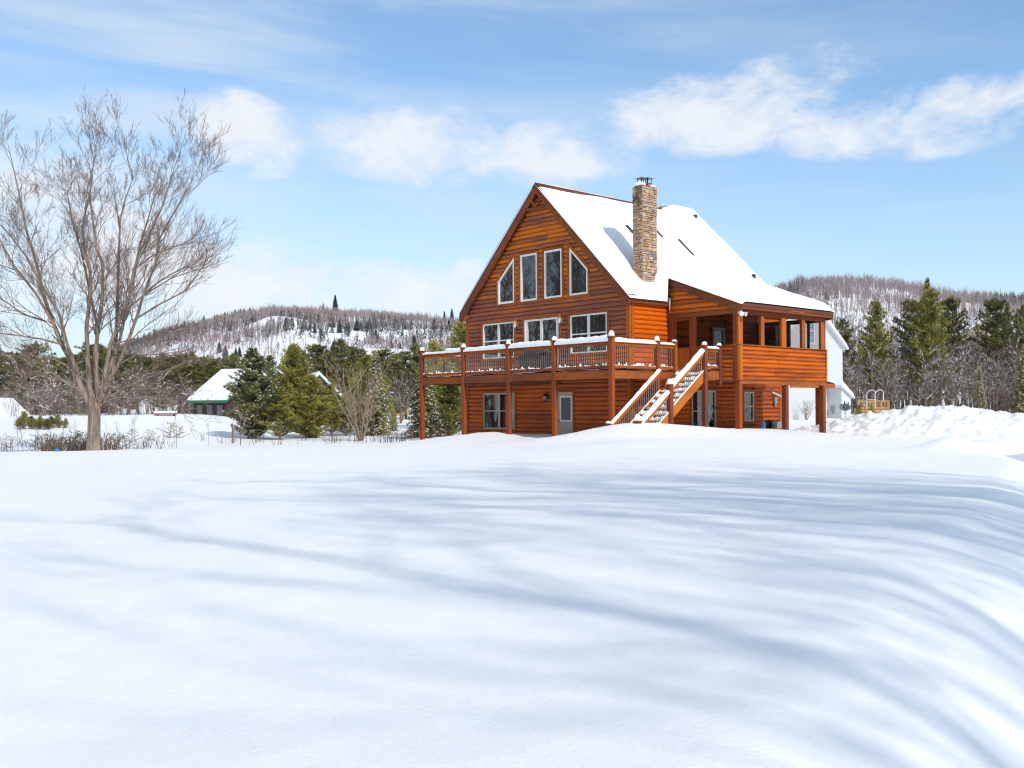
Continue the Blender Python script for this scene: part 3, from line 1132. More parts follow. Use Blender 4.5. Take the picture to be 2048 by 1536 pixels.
# low panels
pp = side(X_P)
b_ = MB()
b_.box(X_P - .09, X_P - .04, Y1 + .02, Y2 + .02, -.42, .77)
pl = b_.build('porch_side_panel', 'core', cabin)
log_wall('p', pp, -.43, .755, .148, lambda z: Y1 + .13, lambda z: Y2 - .06, [], 'log_porch', cabin, core=pl)
b_ = MB()
b_.box(X_P - .095, X_P + .075, Y1 - .07, Y2 + .05, .762, .797)
b_.build('sill', 'trim_y', pl)
for (a, c2) in ((Y1 - .07, Y1 + .128), (Y2 - .058, Y2 + .05)):
    b_ = MB()
    b_.box(X_P - .03, X_P + .066, a, c2, -.44, .76)
    b_.build('corner_board', 'trim_z', pl)
b_ = MB()
b_.box(X_P - .1, X_P + .03, Y1 - .015, Y2 + .05, -.57, -.445)
b_.build('rim_joist', 'beam_y', pl)
b_ = MB()
b_.box(.08, X_P - .1, Y1 + .03, Y1 + .08, -.42, .77)
pl2 = b_.build('porch_front_panel', 'core', cabin)
log_wall('p', pf, -.43, .755, .148, lambda z: 1.33, lambda z: X_P - .19, [], 'log_gable', cabin, core=pl2, joints=False)
b_ = MB()
b_.box(1.32, X_P - .1, Y1 - .09, Y1 + .10, .762, .795)
b_.build('sill', 'trim_x', pl2)
b_ = MB()
b_.box(X_P - .19, X_P - .032, Y1 - .066, Y1 + .02, -.44, .76)
b_.build('corner_board', 'post', pl2)
# back wall of the porch: low panel, door with white jamb, posts
b_ = MB()
b_.box(.06, X_P - .11, Y2 - .05, Y2 + .02, -.42, .78)
b_.build('porch_back_panel', 'log_gable', po)
b_ = MB()
b_.box(.06, .22, Y2 - .05, Y2 + .03, .785, 1.835)
b_.box(1.10, 1.60, Y2 - .05, Y2 + .03, .785, 1.835)
b_.box(2.36, 2.44, Y2 - .05, Y2 + .03, .785, 1.835)
b_.build('back_post', 'post', po)
b_ = MB()
b_.box(.98, 1.09, Y2 - .055, Y2 + .03, .786, 1.83)
b_.build('door_jamb', 'vinyl', po)
b_ = MB()
b_.prism([(.23, .79), (.97, .79), (.97, 1.83), (.23, 1.83)], front(Y2), -.02, .0)
b_.build('pane', 'glass', po)
# screens
for i in range(4):
    a, b2 = sideposts[i][1], sideposts[i + 1][0]
    b_ = MB()
    b_.add([(X_P - .04, a, .80), (X_P - .04, b2, .80), (X_P - .04, b2, 1.838), (X_P - .04, a, 1.838)], [(0, 1, 2, 3)])
    b_.build('screen', 'screen', po)
b_ = MB()
b_.add([(1.31, Y1, .795), (2.88, Y1, .795), (2.88, Y1, 1.858), (1.31, Y1, 1.858)], [(0, 1, 2, 3)])
b_.build('screen', 'screen', po)
for a, c2 in ((1.60, 2.36), (2.44, X_P - .09)):
    b_ = MB()
    b_.add([(a, Y2, .785), (c2, Y2, .785), (c2, Y2, 1.835), (a, Y2, 1.835)], [(0, 1, 2, 3)])
    b_.build('screen', 'screen', po)
# screen door
b_ = MB()
pd = poly_rect(.345, 1.075, -.30, 1.84)
b_.ring(pd, offset_poly(pd, -.075), pf, -.02, .03)
b_.prism([(.345, -.22), (1.075, -.22), (1.075, .80), (.345, .80)], pf, -.015, .022)
dr = b_.build('screen_door', 'soffit', cabin)
b_ = MB()
b_.add([(.42, Y1, .8), (1.0, Y1, .8), (1.0, Y1, 1.77), (.42, Y1, 1.77)], [(0, 1, 2, 3)])
b_.build('screen', 'screen', dr)
for k in range(4):
    b_ = MB()
    x0 = .43 + k * .145
    b_.prism([(x0, -.15), (x0 + .135, -.15), (x0 + .135, .76), (x0, .76)], pf, .02, .034)
    b_.build('plank', 'trim_z', dr)
# posts under the porch
for (yy, zt) in ((Y1 + .06, -.445), (5.0, -.575), (7.55, -.575)):
    b_ = MB()
    b_.box(X_P - .16, X_P + .02, yy - .09, yy + .09, -3.1, zt)
    b_.build('porch_post', 'post', cabin)
# flood light
b_ = MB()
b_.box(X_P + .02, X_P + .12, Y1 - .10, Y1 + .02, 1.83, 1.96)
fl = b_.build('flood_light', 'whiteplastic', cabin)
for dy in (-.09, .06):
    b_ = MB()
    b_.tube([(X_P + .1, Y1 - .04 + dy * .4, 1.86), (X_P + .17, Y1 - .04 + dy * 1.3, 1.83), (X_P + .26, Y1 - .04 + dy * 1.8, 1.80)], [.03, .05, .085], 10)
    b_.build('lamp_head', 'whiteplastic', fl)

# --- lanterns
for k, (x, z, mt, mg) in enumerate(((-5.80, 1.96, 'copper', 'lampglass'), (-3.33, 1.96, 'copper', 'lampglass'), (-4.11, -.92, 'black', 'greymetal'))):
    b_ = MB()
    b_.box(x - .05, x + .05, -.085, -.05, z - .10, z + .10)
    b_.tube([(x, -.08, z + .06), (x, -.14, z + .19), (x, -.20, z + .20), (x, -.21, z + .12)], [.012] * 4, 6)
    b_.lathe([(.01, z + .13), (.085, z + .05), (.09, z + .035)], x, -.21, 8)
    b_.lathe([(.05, z - .15), (.065, z - .14), (.01, z - .19)], x, -.21, 8)
    lo = b_.build('wall_lantern', mt, cabin)
    lo['label'] = ['copper lantern left of the sliding door', 'copper lantern right of the sliding door', 'black lantern beside the basement door'][k]
    b_ = MB()
    b_.lathe([(.045, z - .14), (.072, z - .02), (.066, z + .035)], x, -.21, 8)
    b_.build('lantern_glass', mg, lo)

# --- electric meter and dryer hood on the side wall
b_ = MB()
b_.box(.05, .16, 8.76, 8.96, -1.22, -.98)
b_.lathe([(.06, -1.34), (.07, -1.22)], .10, 8.86, 10)
mo = b_.build('electric_meter', 'greymetal', cabin)
b_ = MB()
b_.hexa([(.05, 8.70, -.80), (.10, 8.70, -.80), (.36, 9.1, -1.02), (.30, 9.1, -1.02), (.05, 8.70, -.74), (.12, 8.70, -.74), (.40, 9.1, -.97), (.30, 9.1, -.96)])
b_.build('vent_hood', 'whiteplastic', mo)

# --- chimney of ledge stones
CX0, CX1, CY0, CY1, CZ1 = -.80, -.33, 1.10, 1.90, 6.68
b_ = MB()
b_.box(CX0 + .03, CX1 - .03, CY0 + .03, CY1 - .03, 2.9, CZ1)
ch = b_.build('chimney', 'mortar', cabin)
rs = random.Random(3)


def stone(mp, a0, a1, z0, z1, out):
    g_ = .007
    a0, a1, z0, z1 = a0 + g_, a1 - g_, z0 + g_, z1 - g_
    i = .012
    j = [rs.uniform(-.008, .008) for _ in range(8)]
    b_ = MB()
    vs = [mp(a0, z0, -.045), mp(a1, z0, -.045), mp(a1, z1, -.045), mp(a0, z1, -.045),
          mp(a0 + j[0], z0 + j[1], out - .012), mp(a1 + j[2], z0 + j[3], out - .012), mp(a1 + j[4], z1 + j[5], out - .012), mp(a0 + j[6], z1 + j[7], out - .012),
          mp(a0 + i, z0 + i, out + j[0]), mp(a1 - i, z0 + i, out + j[1]), mp(a1 - i, z1 - i, out + j[2]), mp(a0 + i, z1 - i, out + j[3])]
    fs = [(0, 1, 5, 4), (1, 2, 6, 5), (2, 3, 7, 6), (3, 0, 4, 7), (4, 5, 9, 8), (5, 6, 10, 9), (6, 7, 11, 10), (7, 4, 8, 11), (8, 9, 10, 11)]
    b_.add(vs, fs)
    return b_


def stone_face(mp, a0, a1, z0f, parent, merge=None):
    z = CZ1
    while z > z0f(a0, a1):
        h = rs.choice((.065, .08, .10, .12, .14))
        zb_ = z - h
        a = a0
        while a < a1 - .02:
            w_ = rs.uniform(.13, .36)
            if a1 - (a + w_) < .10:
                w_ = a1 - a
            if rs.random() < .22 and h > .11:
                parts_ = [(zb_, zb_ + h * .5), (zb_ + h * .5, z)]
            else:
                parts_ = [(zb_, z)]
            for (q0, q1) in parts_:
                s_ = stone(mp, a, a + w_, q0, q1, rs.uniform(.0, .028))
                if merge is not None:
                    merge.add(s_.v, s_.f)
                else:
                    s_.build('stone', 'stone', parent)
            a += w_
        z = zb_


stone_face(lambda a, h, o: (a, CY0 - o, h), CX0, CX1, lambda a, b2: 3.25, ch)
stone_face(lambda a, h, o: (CX1 + o, a, h), CY0, CY1, lambda a, b2: 3.1, ch)
mg = MB()
stone_face(lambda a, h, o: (-a, CY1 + o, h), -CX1, -CX0, lambda a, b2: 3.25, ch, mg)
stone_face(lambda a, h, o: (CX0 - o, CY1 + CY0 - a, h), CY0, CY1, lambda a, b2: 3.5, ch, mg)
so = mg.build('hidden_face_stones', 'stone', ch)
so['kind'] = 'stuff'
b_ = MB()
b_.box(CX0 + .05, CX1 - .05, CY0 + .05, CY1 - .05, CZ1 + .002, CZ1 + .04)
b_.build('crown', 'mortar', ch)
for k, (yy, zz) in enumerate(((1.33, 0.0), (1.66, .04))):
    cx = (CX0 + CX1) / 2
    b_ = MB()
    b_.box(cx - .10, cx + .10, yy - .10, yy + .10, CZ1, CZ1 + .14 + zz)
    fo = b_.build('flue', 'terra', ch)
    b_ = MB()
    z0 = CZ1 + .12 + zz
    for sx in (-1, 1):
        for sy in (-1, 1):
            b_.bar((cx + sx * .1, yy + sy * .1, z0), (cx + sx * .1, yy + sy * .1, z0 + .19), .018, .018, (1, 0, 0))
        b_.bar((cx + sx * .1, yy - .1, z0 + .01), (cx + sx * .1, yy + .1, z0 + .01), .015, .02)
    b_.add([(cx - .2, yy - .19, z0 + .19), (cx + .2, yy - .19, z0 + .19), (cx + .2, yy + .19, z0 + .19), (cx - .2, yy + .19, z0 + .19), (cx, yy, z0 + .26)],
           [(0, 3, 2, 1), (0, 1, 4), (1, 2, 4), (2, 3, 4), (3, 0, 4)])
    b_.build('flue_cap', 'black', fo)


def snow_lump(mb, cx, cy, z, rx_, ry_, h, seed, n=14):
    r2 = random.Random(seed)
    ph = [r2.uniform(.85, 1.15) for _ in range(n)]
    prof = [(1.0, 0.0), (1.06, .25), (.97, .55), (.72, .82), (.38, .97)]
    vs, fs = [], []
    for pr_, pz_ in prof:
        for k in range(n):
            th = 2 * math.pi * k / n
            f_ = 1 + (ph[k] - 1) * (1.2 - pz_)
            vs.append((cx + rx_ * pr_ * f_ * math.cos(th), cy + ry_ * pr_ * f_ * math.sin(th), z + h * pz_ * (1 + (ph[(k * 3) % n] - 1) * .4)))
    vs.append((cx, cy, z + h))
    for i in range(len(prof) - 1):
        for k in range(n):
            k2 = (k + 1) % n
            fs.append((i * n + k, i * n + k2, (i + 1) * n + k2, (i + 1) * n + k))
    for k in range(n):
        fs.append(((len(prof) - 1) * n + k, (len(prof) - 1) * n + (k + 1) % n, len(vs) - 1))
    fs.append(tuple(range(n - 1, -1, -1)))
    mb.add(vs, fs)


b_ = MB()
snow_lump(b_, (CX0 + CX1) / 2 - .03, 1.27, CZ1 + .03, .235, .21, .17, 4)
snow_lump(b_, (CX0 + CX1) / 2, 1.80, CZ1 + .03, .22, .13, .11, 5)
b_.build('chimney_snow', 'roofsnow', ch, True)

# --- skylights and vents poking out of the roof snow
for (xa, xb, yy) in ((-2.6, -2.25, 2.82), (-2.6, -2.30, 4.62), (-2.32, -1.58, 5.70)):
    b_ = MB()
    b_.bar((xa, yy, zmain(xa) + .37), (xb, yy, zmain(xb) + .37), .05, .12, (0, 1, 0))
    b_.build('skylight_curb', 'flash', roofo)
b_ = MB()
b_.box(-4.02, -3.9, 8.9, 9.05, zmain(-3.96), zmain(-3.96) + .40)
b_.build('vent_pipe', 'flash', roofo)
b_ = MB()
b_.box(-.98, -.86, 8.86, 8.98, zmain(-.9), zmain(-.9) + .50)
b_.build('vent_pipe', 'shingle', roofo)


# --- roof snow: one sheet over the right slope and the porch, one over the left slope
def snow_sheet(xs, ys, topf, maskf, name, parent):
    X, Y = np.meshgrid(xs, ys)
    Z = topf(X, Y)
    mk = maskf((X[:-1, :-1] + X[1:, 1:]) / 2, (Y[:-1, :-1] + Y[1:, 1:]) / 2)
    ids = np.arange(X.size).reshape(X.shape)
    F_ = np.stack([ids[:-1, :-1][mk], ids[:-1, 1:][mk], ids[1:, 1:][mk], ids[1:, :-1][mk]], 1)
    me_ = np_mesh(name, np.stack([X.ravel(), Y.ravel(), Z.ravel()], 1), F_, M['roofsnow'], True)
    return link(bpy.data.objects.new(name, me_), parent)


KS = (ZR - ZE) / (XE - XM)


def edgeprof(d, w_):
    return np.sqrt(np.clip(d / w_, 0, 1) * (2 - np.clip(d / w_, 0, 1)))


def top_right(X, Y):
    zm = ZR - (X - XM) * KS
    zp = ZPE + PS * (XPE - X)
    tm_ = 0.13 + 0.16 * sstep(Y, 1.2, 3.4) - .06 * sstep(Y, 6.6, 8.2) * sstep(XM + 2.0 - X, 0.0, 1.6)
    tm_ = tm_ + 0.06 * fbm(X / 1.6, Y / 1.6, 3, 61)
    # bare strip along the ridge over the first eight metres
    dr_ = (X - XM) * 1.4 - (0.10 + .10 * fbm(X * 0 + 3, Y / .5, 3, 62)) + .9 * sstep(Y, 7.0, 7.9)
    em = edgeprof(dr_ + .02, .35) * (sstep(X - XM, -.5, 1.2) * (1 - sstep(Y, 7.2, 8.2)) + sstep(Y, 7.2, 8.2))
    em = em * edgeprof(Y - YF - .005, .2) * edgeprof(YB - Y + .01, .5)
    eave = np.where(Y < Y1 + .0, XE - X + .05 - .16 * np.clip(fbm(X * 0, Y / .35, 3, 63) * 2, 0, 1) * (X > -.4), 9)
    eave = np.where(Y > YPB, XE - X + .1, eave)
    em = em * edgeprof(eave, .28)
    # hollow melted around the chimney
    dc = np.hypot(np.maximum(np.maximum(CX0 - X, X - CX1), 0), np.maximum(np.maximum(CY0 - Y, Y - CY1), 0))
    em = em * (.45 + .55 * sstep(dc, .02, .35))
    a = zm + tm_ * em * 1.25 - .05 * (1 - np.clip(em * 3, 0, 1))
    # windrow up-slope of the chimney
    tp = .29 + .06 * fbm(X / 1.3, Y / 1.3, 3, 65)
    ep = edgeprof(XPE + .06 - X, .45) * edgeprof(Y - YPF + .04, .30) * edgeprof(YPB + .04 - Y, .35)
    b__ = zp + tp * ep
    onp = (Y > YPF - .25) & (Y < YPB + .25) & ~((X < XE + .12) & ((Y < YPF - .13) | (Y > YPB + .13)))
    b__ = np.where(onp, b__ - .05 * (1 - np.clip(ep * 3, 0, 1)), -50)
    # smooth maximum so the two drifts flow into each other
    k = .22
    h_ = np.clip(.5 + .5 * (a - b__) / k, 0, 1)
    sm_ = b__ * (1 - h_) + a * h_ + k * h_ * (1 - h_)
    return np.where(onp, sm_, a)


def mask_right(X, Y):
    onp = (Y > YPF - .10) & (Y < YPB + .10) & (X < XPE + .09)
    onm = (X < XE + .08) & (Y > YF - .04) & (Y < YB + .04)
    bare = ((X - XM) * 1.4 < .03) & (Y < 7.2)
    return (onp | onm) & ~bare


snow_sheet(np.arange(XM, XPE + .10, .06), np.arange(YF - .02, YB + .07, .06), top_right, mask_right, 'roof_snow', cabin)


def top_left(X, Y):
    zm = ZR - (XM - X) * KS
    em = edgeprof(Y - YF + .0, .1) * edgeprof(YB - Y + .01, .4) * edgeprof((XM - X) * 1.4 - .02 + .8 * sstep(Y, 7, 7.9), .3) * edgeprof(X - (2 * XM - XE) + .03, .3)
    return zm + (.19 + .05 * fbm(X / 1.2, Y / 1.2, 3, 67)) * em * 1.3


snow_sheet(np.arange(2 * XM - XE - .02, XM + .01, .09), np.arange(YF - .02, YB + .05, .09), top_left, lambda X, Y: X < 1e9, 'roof_snow', cabin)
# icicle at the end of the right eave
b_ = MB()
b_.tube([(.21, 1.93, 2.62), (.215, 1.93, 2.40), (.21, 1.93, 2.22), (.212, 1.93, 2.10)], [.045, .033, .02, .004], 7)
b_.build('icicle', 'ice', cabin, True)

# --- lean-to roof behind the cabin
b_ = MB()
b_.prism([(-3.2, .62), (.42, -.36), (.42, -.46), (-3.2, .52)], front(0), -13.0, -9.5)
lt = b_.build('lean_to_roof', 'shingle', cabin)
b_ = MB()
b_.box(.40, .44, 9.5, 13.02, -.58, -.40)
b_.build('eave_fascia', 'trim_y', lt)
b_ = MB()
b_.box(-.1, .08, 12.3, 12.48, -3.0, -.44)
b_.build('lean_to_post', 'post', lt)


def lean_top(X, Y):
    zz = -.36 + (.42 - X) * .27
    return zz + .30 * edgeprof(.50 - X, .35) * edgeprof(13.06 - Y, .3) * edgeprof(Y - 9.48, .1)


snow_sheet(np.arange(-3.2, .52, .08), np.arange(9.5, 13.1, .08), lean_top, lambda X, Y: X < 9, 'lean_to_snow', lt)

# ------------------------------------------------------------------ deck with railings and stairs
deck = empty('deck', (-4.0, -1.1, -2.6), 'raised wooden deck with snowy railings and stairs across the cabin front', 'deck')
PW = .15
DY = -2.21
PX = [-9.19, -6.54, -3.945, -1.565, 1.10]
ZT = 1.0


def post(cx, cy, z0, z1, parent, mat='post', w_=PW, cap=True, seed=1, snow_h=.17):
    b_ = MB()
    b_.box(cx - w_ / 2, cx + w_ / 2, cy - w_ / 2, cy + w_ / 2, z0, z1 - .035)
    e = w_ / 2 + .022
    b_.box(cx - e, cx + e, cy - e, cy + e, z1 - .033, z1)
    p = b_.build('post', mat, parent)
    if cap:
        s_ = MB()
        snow_lump(s_, cx, cy, z1 - .004, e * .94, e * .94, snow_h * .85, seed)
        s_.build('post_snow', 'roofsnow', p, True)
    return p


def snow_strip(parent, p, q, w_, h_, seed, name='rail_snow', gap=None):
    """lumpy bolster of snow lying on a rail from p to q"""
    P0, P1 = Vector(p), Vector(q)
    L = (P1 - P0).length
    n = max(4, int(L / .07))
    d = (P1 - P0) / L
    sd = d.cross(Vector((0, 0, 1))).normalized()
    prof = [(-1, 0), (-1.12, .35), (-.95, .72), (-.5, .95), (0, 1.0), (.5, .95), (.95, .72), (1.12, .35), (1, 0)]
    vs, fs = [], []
    r2 = random.Random(seed)
    sa = r2.uniform(0, 99)
    for i in range(n + 1):
        s_ = L * i / n
        nz = float(fbm(np.array([s_ / .55 + sa]), np.array([seed * 1.7]), 3, 71)[0])
        nf = float(fbm(np.array([s_ / .12 + sa]), np.array([seed * 3.1]), 2, 73)[0])
        hh = h_ * (1 + .55 * nz + .25 * nf)
        ww = w_ * (1 + .25 * nz + .2 * nf)
        e = min(s_, L - s_)
        if e < .10:
            hh *= .45 + .55 * e / .10
        c_ = P0 + d * s_
        for (a, z) in prof:
            vs.append(c_ + sd * a * ww / 2 + Vector((0, 0, z * hh)))
    k = len(prof)
    for i in range(n):
        for j in range(k - 1):
            fs.append((i * k + j, i * k + j + 1, (i + 1) * k + j + 1, (i + 1) * k + j))
    fs.append(tuple(range(k)))
    fs.append(tuple(n * k + j for j in range(k - 1, -1, -1)))
    b_ = MB()
    b_.add(vs, fs)
    return b_.build(name, 'roofsnow', parent, True)


balmesh = None


def baluster(parent, x, y, z0, z1):
    global balmesh
    if balmesh is None:
        b_ = MB()
        b_.tube([(0, 0, 0), (0, 0, 1)], [.0095, .0095], 6)
        balmesh = b_.mesh('baluster', M['balu'])
    o = bpy.data.objects.new('baluster', balmesh)
    o.location = (x, y, z0)
    o.scale = (1, 1, z1 - z0)
    return link(o, parent)


sid = [100]


def rail(p, q, top, bot, mat, snow=(.13, .16), sp=.102, lowsnow=True, rail_h=.10):
    """railing section: top rail, bottom rail, balusters and the snow on them; p,q are xy (+z offset)"""
    sid[0] += 7
    p, q = Vector(p), Vector(q)
    b_ = MB()
    up = Vector((0, 0, 1))
    b_.bar(p + up * (top - rail_h / 2), q + up * (top - rail_h / 2), .05, rail_h)
    b_.bar(p + up * (top + .012), q + up * (top + .012), .12, .024)
    r_ = b_.build('railing', mat, deck)
    b_ = MB()
    b_.bar(p + up * (bot + .04), q + up * (bot + .04), .05, .08)
    b_.build('bottom_rail', mat, r_)
    L = (q - p).to_2d().length
    n = int(L / sp)
    for i in range(1, n):
        c_ = p + (q - p) * (i / n)
        baluster(r_, c_.x, c_.y, c_.z + bot + .08, c_.z + top - rail_h)
    if snow:
        snow_strip(r_, p + up * (top + .024), q + up * (top + .024), snow[0], snow[1], sid[0])
    if lowsnow:
        rl = random.Random(sid[0])
        b_ = MB()
        s_ = .05
        while s_ < L - .05:
            c_ = p + (q - p) * (s_ / L)
            if rl.random() < .75:
                snow_lump(b_, c_.x, c_.y, c_.z + bot + .078, rl.uniform(.03, .06), rl.uniform(.022, .032), rl.choice((.015, .02, .03, .05, .10)), rl.randint(0, 999), 8)
            s_ += rl.uniform(.05, .10)
        if b_.v:
            b_.build('rail_snow', 'roofsnow', r_, True)
    return r_


for k, x in enumerate(PX):
    post(x, DY, -3.2, ZT, deck, seed=20 + k, snow_h=.19 if k < 4 else .23)
for k in range(4):
    rail((PX[k] + PW / 2, DY, 0), (PX[k + 1] - PW / 2, DY, 0), .81, -.03, 'beam_x', snow=((.12, .08), (.13, .17), (.14, .20), (.145, .23))[k])
    b_ = MB()
    b_.box(PX[k] + PW / 2, PX[k + 1] - PW / 2, DY - .055, DY + .03, -.385, -.15)
    b_.build('rim_beam', 'beam_x', deck)
# thick drift on the right half of the first railing section
snow_strip(deck, (-7.7, DY, .83), (PX[1] - .08, DY, .835), .135, .19, 777)
# right side of the deck
YP6, YP7 = .12, 1.07
post(1.10, YP6, -3.0, .93, deck, seed=31, snow_h=.22)
post(1.10, YP7, -.40, .95, deck, seed=32, snow_h=.09, mat='trim_z')
rail((1.10, DY + PW / 2, 0), (1.10, YP6 - PW / 2, 0), .80, -.03, 'beam_y', snow=(.13, .14))
rail((1.10, YP6 + PW / 2, 0), (1.10, YP7 - PW / 2, 0), .80, -.03, 'beam_y', snow=(.15, .09))
for (ya, yb) in ((DY + PW / 2, YP6 - PW / 2), (YP6 + PW / 2, YP7 - PW / 2)):
    b_ = MB()
    b_.box(1.10 - .03, 1.10 + .055, ya, yb, -.385, -.15)
    b_.build('rim_beam', 'beam_y', deck)
# left side of the deck
rail((PX[0], DY + PW / 2, 0), (PX[0], -.02, 0), .81, -.03, 'beam_y', snow=(.13, .13))
b_ = MB()
b_.box(PX[0] - .05, PX[0] + .03, DY + PW / 2, -.02, -.385, -.15)
b_.build('rim_beam', 'beam_y', deck)
# deck boards, one object per board, and joists below
y = DY - .05
while y < -.08:
    b_ = MB()
    b_.box(PX[0] - .06, 1.14, y, min(y + .138, -.075), -.147, -.11)
    b_.build('deck_board', 'beam_x', deck)
    y += .145
b_ = MB()
b_.box(.07, 1.13, -.07, Y1 - .1, -.147, -.112)
b_.box(1.132, 2.55, 1.16, Y1 - .1, -.147, -.112)
b_.build('side_decking', 'beam_x', deck)
for k in range(22):
    x = PX[0] + .3 + k * .46
    b_ = MB()
    b_.box(x, x + .04, DY + .04, -.08, -.34, -.149)
    b_.build('joist', 'beam_y', deck)


def deck_top(X, Y):
    return -.108 + .06 * np.clip(fbm(X / .5, Y / .4, 3, 81) + .28, 0, 1) * 2 * sstep(X, -9.4, -9.1) + .0 * X


snow_sheet(np.arange(PX[0] + .02, 1.12, .06), np.arange(DY - .03, -.08, .06), deck_top, lambda X, Y: X < 99, 'deck_snow', deck)
snow_sheet(np.arange(.08, 1.14, .06), np.arange(-.08, Y1 - .12, .06), deck_top, lambda X, Y: X < 99, 'deck_snow', deck)
snow_sheet(np.arange(1.12, 2.56, .06), np.arange(1.14, Y1 - .12, .06), lambda X, Y: deck_top(X, Y) + .05, lambda X, Y: X < 99, 'deck_snow', deck)

# stairs
XB_, XA_ = 2.50, 1.34
YQ, YR_ = .92, 1.74
SL = .725
post(XB_, YQ, -3.0, .75, deck, seed=41, snow_h=.15)
post(XB_, YR_, -.62, .76, deck, seed=42, snow_h=.12)
rail((XB_, YQ + PW / 2, 0), (XB_, YR_ - PW / 2, 0), .62, -.03, 'beam_y', snow=(.14, .10), lowsnow=True)
b_ = MB()
b_.box(XB_ - .03, XB_ + .055, YQ + PW / 2, YR_ - PW / 2, -.42, -.15)
b_.build('rim_beam', 'beam_y', deck)


def nose(y):
    return -.11 + SL * (y - 1.0)


YM, YE = -.95, -2.50
for x in (XA_, XB_ - .02):
    b_ = MB()
    ya, yb = 1.05, -2.6
    b_.prism([(ya, nose(ya) + .02), (yb, nose(yb) + .02), (yb, nose(yb) - .30), (ya, nose(ya) - .30)], side(x), -.022, .022)
    b_.build('stringer', 'stair', deck)
n = 13
for k in range(n):
    yy = .74 - k * .262
    zz = nose(yy + .262)
    b_ = MB()
    b_.box(XA_ + .025, XB_ - .045, yy, yy + .275, zz - .19, zz - .15)
    tr_ = b_.build('tread', 'stair', deck)
    sl = MB()
    rl = random.Random(900 + k)
    X = XA_ + .06
    while X < XB_ - .08:
        snow_lump(sl, X, yy + .135, zz - .152, .085, .135, rl.uniform(.06, .16), rl.randint(0, 9999), 9)
        X += rl.uniform(.07, .12)
    snow_lump(sl, XB_ - .07, yy + .135, zz - .152, .06, .135, .15, k, 9)
    sl.build('tread_snow', 'roofsnow', tr_, True)


def stair_rail(x, y0, y1, hgt, low, snow_w, snow_h, seed):
    b_ = MB()
    p, q = Vector((x, y0, nose(y0) + hgt)), Vector((x, y1, nose(y1) + hgt))
    b_.bar(p, q, .05, .11)
    b_.bar(p + Vector((0, 0, .062)), q + Vector((0, 0, .062)), .11, .026)
    r_ = b_.build('stair_rail', 'stair', deck)
    b_ = MB()
    b_.bar(p - Vector((0, 0, low)), q - Vector((0, 0, low)), .045, .075)
    b_.build('bottom_rail', 'stair', r_)
    L = abs(y1 - y0)
    n = int(L / .10)
    for i in range(1, n):
        c_ = p + (q - p) * (i / n)
        baluster(r_, c_.x, c_.y, c_.z - low, c_.z)
    snow_strip(r_, p + Vector((0, 0, .075)), q + Vector((0, 0, .075)), snow_w, snow_h, seed)
    snow_strip(r_, p - Vector((0, 0, low - .04)), q - Vector((0, 0, low - .04)), .05, .035, seed + 1)
    return r_


stair_rail(XB_, YQ - PW / 2, YM + PW / 2, .68, .62, .13, .17, 501)
stair_rail(XB_, YM - PW / 2, YE, .62, .60, .13, .18, 505)
stair_rail(XA_ - .02, YP6 - .12, -2.55, .66, .62, .10, .12, 509)
post(XB_, YM, -3.0, -.60, deck, seed=43, snow_h=.22, w_=.17)
post(XB_, YE - .06, -3.0, -1.77, deck, seed=44, snow_h=.26, w_=.18)
post(XA_ - .02, -2.62, -3.0, -1.86, deck, seed=45, snow_h=.1, w_=.14)

# ------------------------------------------------------------------ things on the deck and in the porch
gr = empty('gas_grill', (-4.0, -.85, -.1), 'black covered gas grill with snow on top beside the sliding door', 'grill')
b_ = MB()
b_.hexa([(-4.55, -1.1, .0), (-3.45, -1.1, .0), (-3.45, -.55, .0), (-4.55, -.55, .0), (-4.6, -1.14, .62), (-3.4, -1.14, .62), (-3.4, -.52, .62), (-4.6, -.52, .62)])
b_.build('body', 'olive', gr)
b_ = MB()
b_.tube([(-4.35, -.83, .62), (-4.34, -.83, .64), (-3.66, -.83, .64), (-3.65, -.83, .62)], [.24, .27, .27, .24], 14)
b_.build('lid', 'olive', gr, True)
for x in (-4.45, -3.55):
    for yy in (-1.02, -.62):
        b_ = MB()
        b_.box(x - .025, x + .025, yy - .025, yy + .025, -.11, .01)
        b_.build('leg', 'black', gr)
b_ = MB()
snow_lump(b_, -4.0, -.83, .885, .30, .10, .04, 61)
b_.build('snow_cap', 'roofsnow', gr, True)

wc = empty('wicker_chair', (1.4, 4.0, -.3), 'round backed grey wicker chair inside the screened porch', 'chair')
b_ = MB()
b_.lathe([(.30, .0), (.34, .04), (.34, .14), (.30, .17)], 1.4, 4.0, 14)
b_.build('seat', 'wicker', wc)
b_ = MB()
vs, fs = [], []
for i in range(13):
    th = math.radians(70 + 220 * i / 12)
    hh = .55 + .42 * math.sin(math.pi * i / 12)
    for rr_, zz in ((.36, .05), (.42, hh), (.36, hh + .03), (.31, .1)):
        vs.append((1.4 + rr_ * math.cos(th), 4.0 + rr_ * math.sin(th), zz))
for i in range(12):
    for j in range(4):
        fs.append((i * 4 + j, i * 4 + (j + 1) % 4, (i + 1) * 4 + (j + 1) % 4, (i + 1) * 4 + j))
fs += [(0, 1, 2, 3), (51, 50, 49, 48)]
b_.add(vs, fs)
b_.build('backrest', 'wicker', wc, True)
for k in range(4):
    a = k * math.pi / 2 + .78
    b_ = MB()
    b_.tube([(1.4 + .27 * math.cos(a), 4 + .27 * math.sin(a), .02), (1.4 + .30 * math.cos(a), 4 + .30 * math.sin(a), -.30)], [.02, .02], 6)
    b_.build('leg', 'wicker', wc)

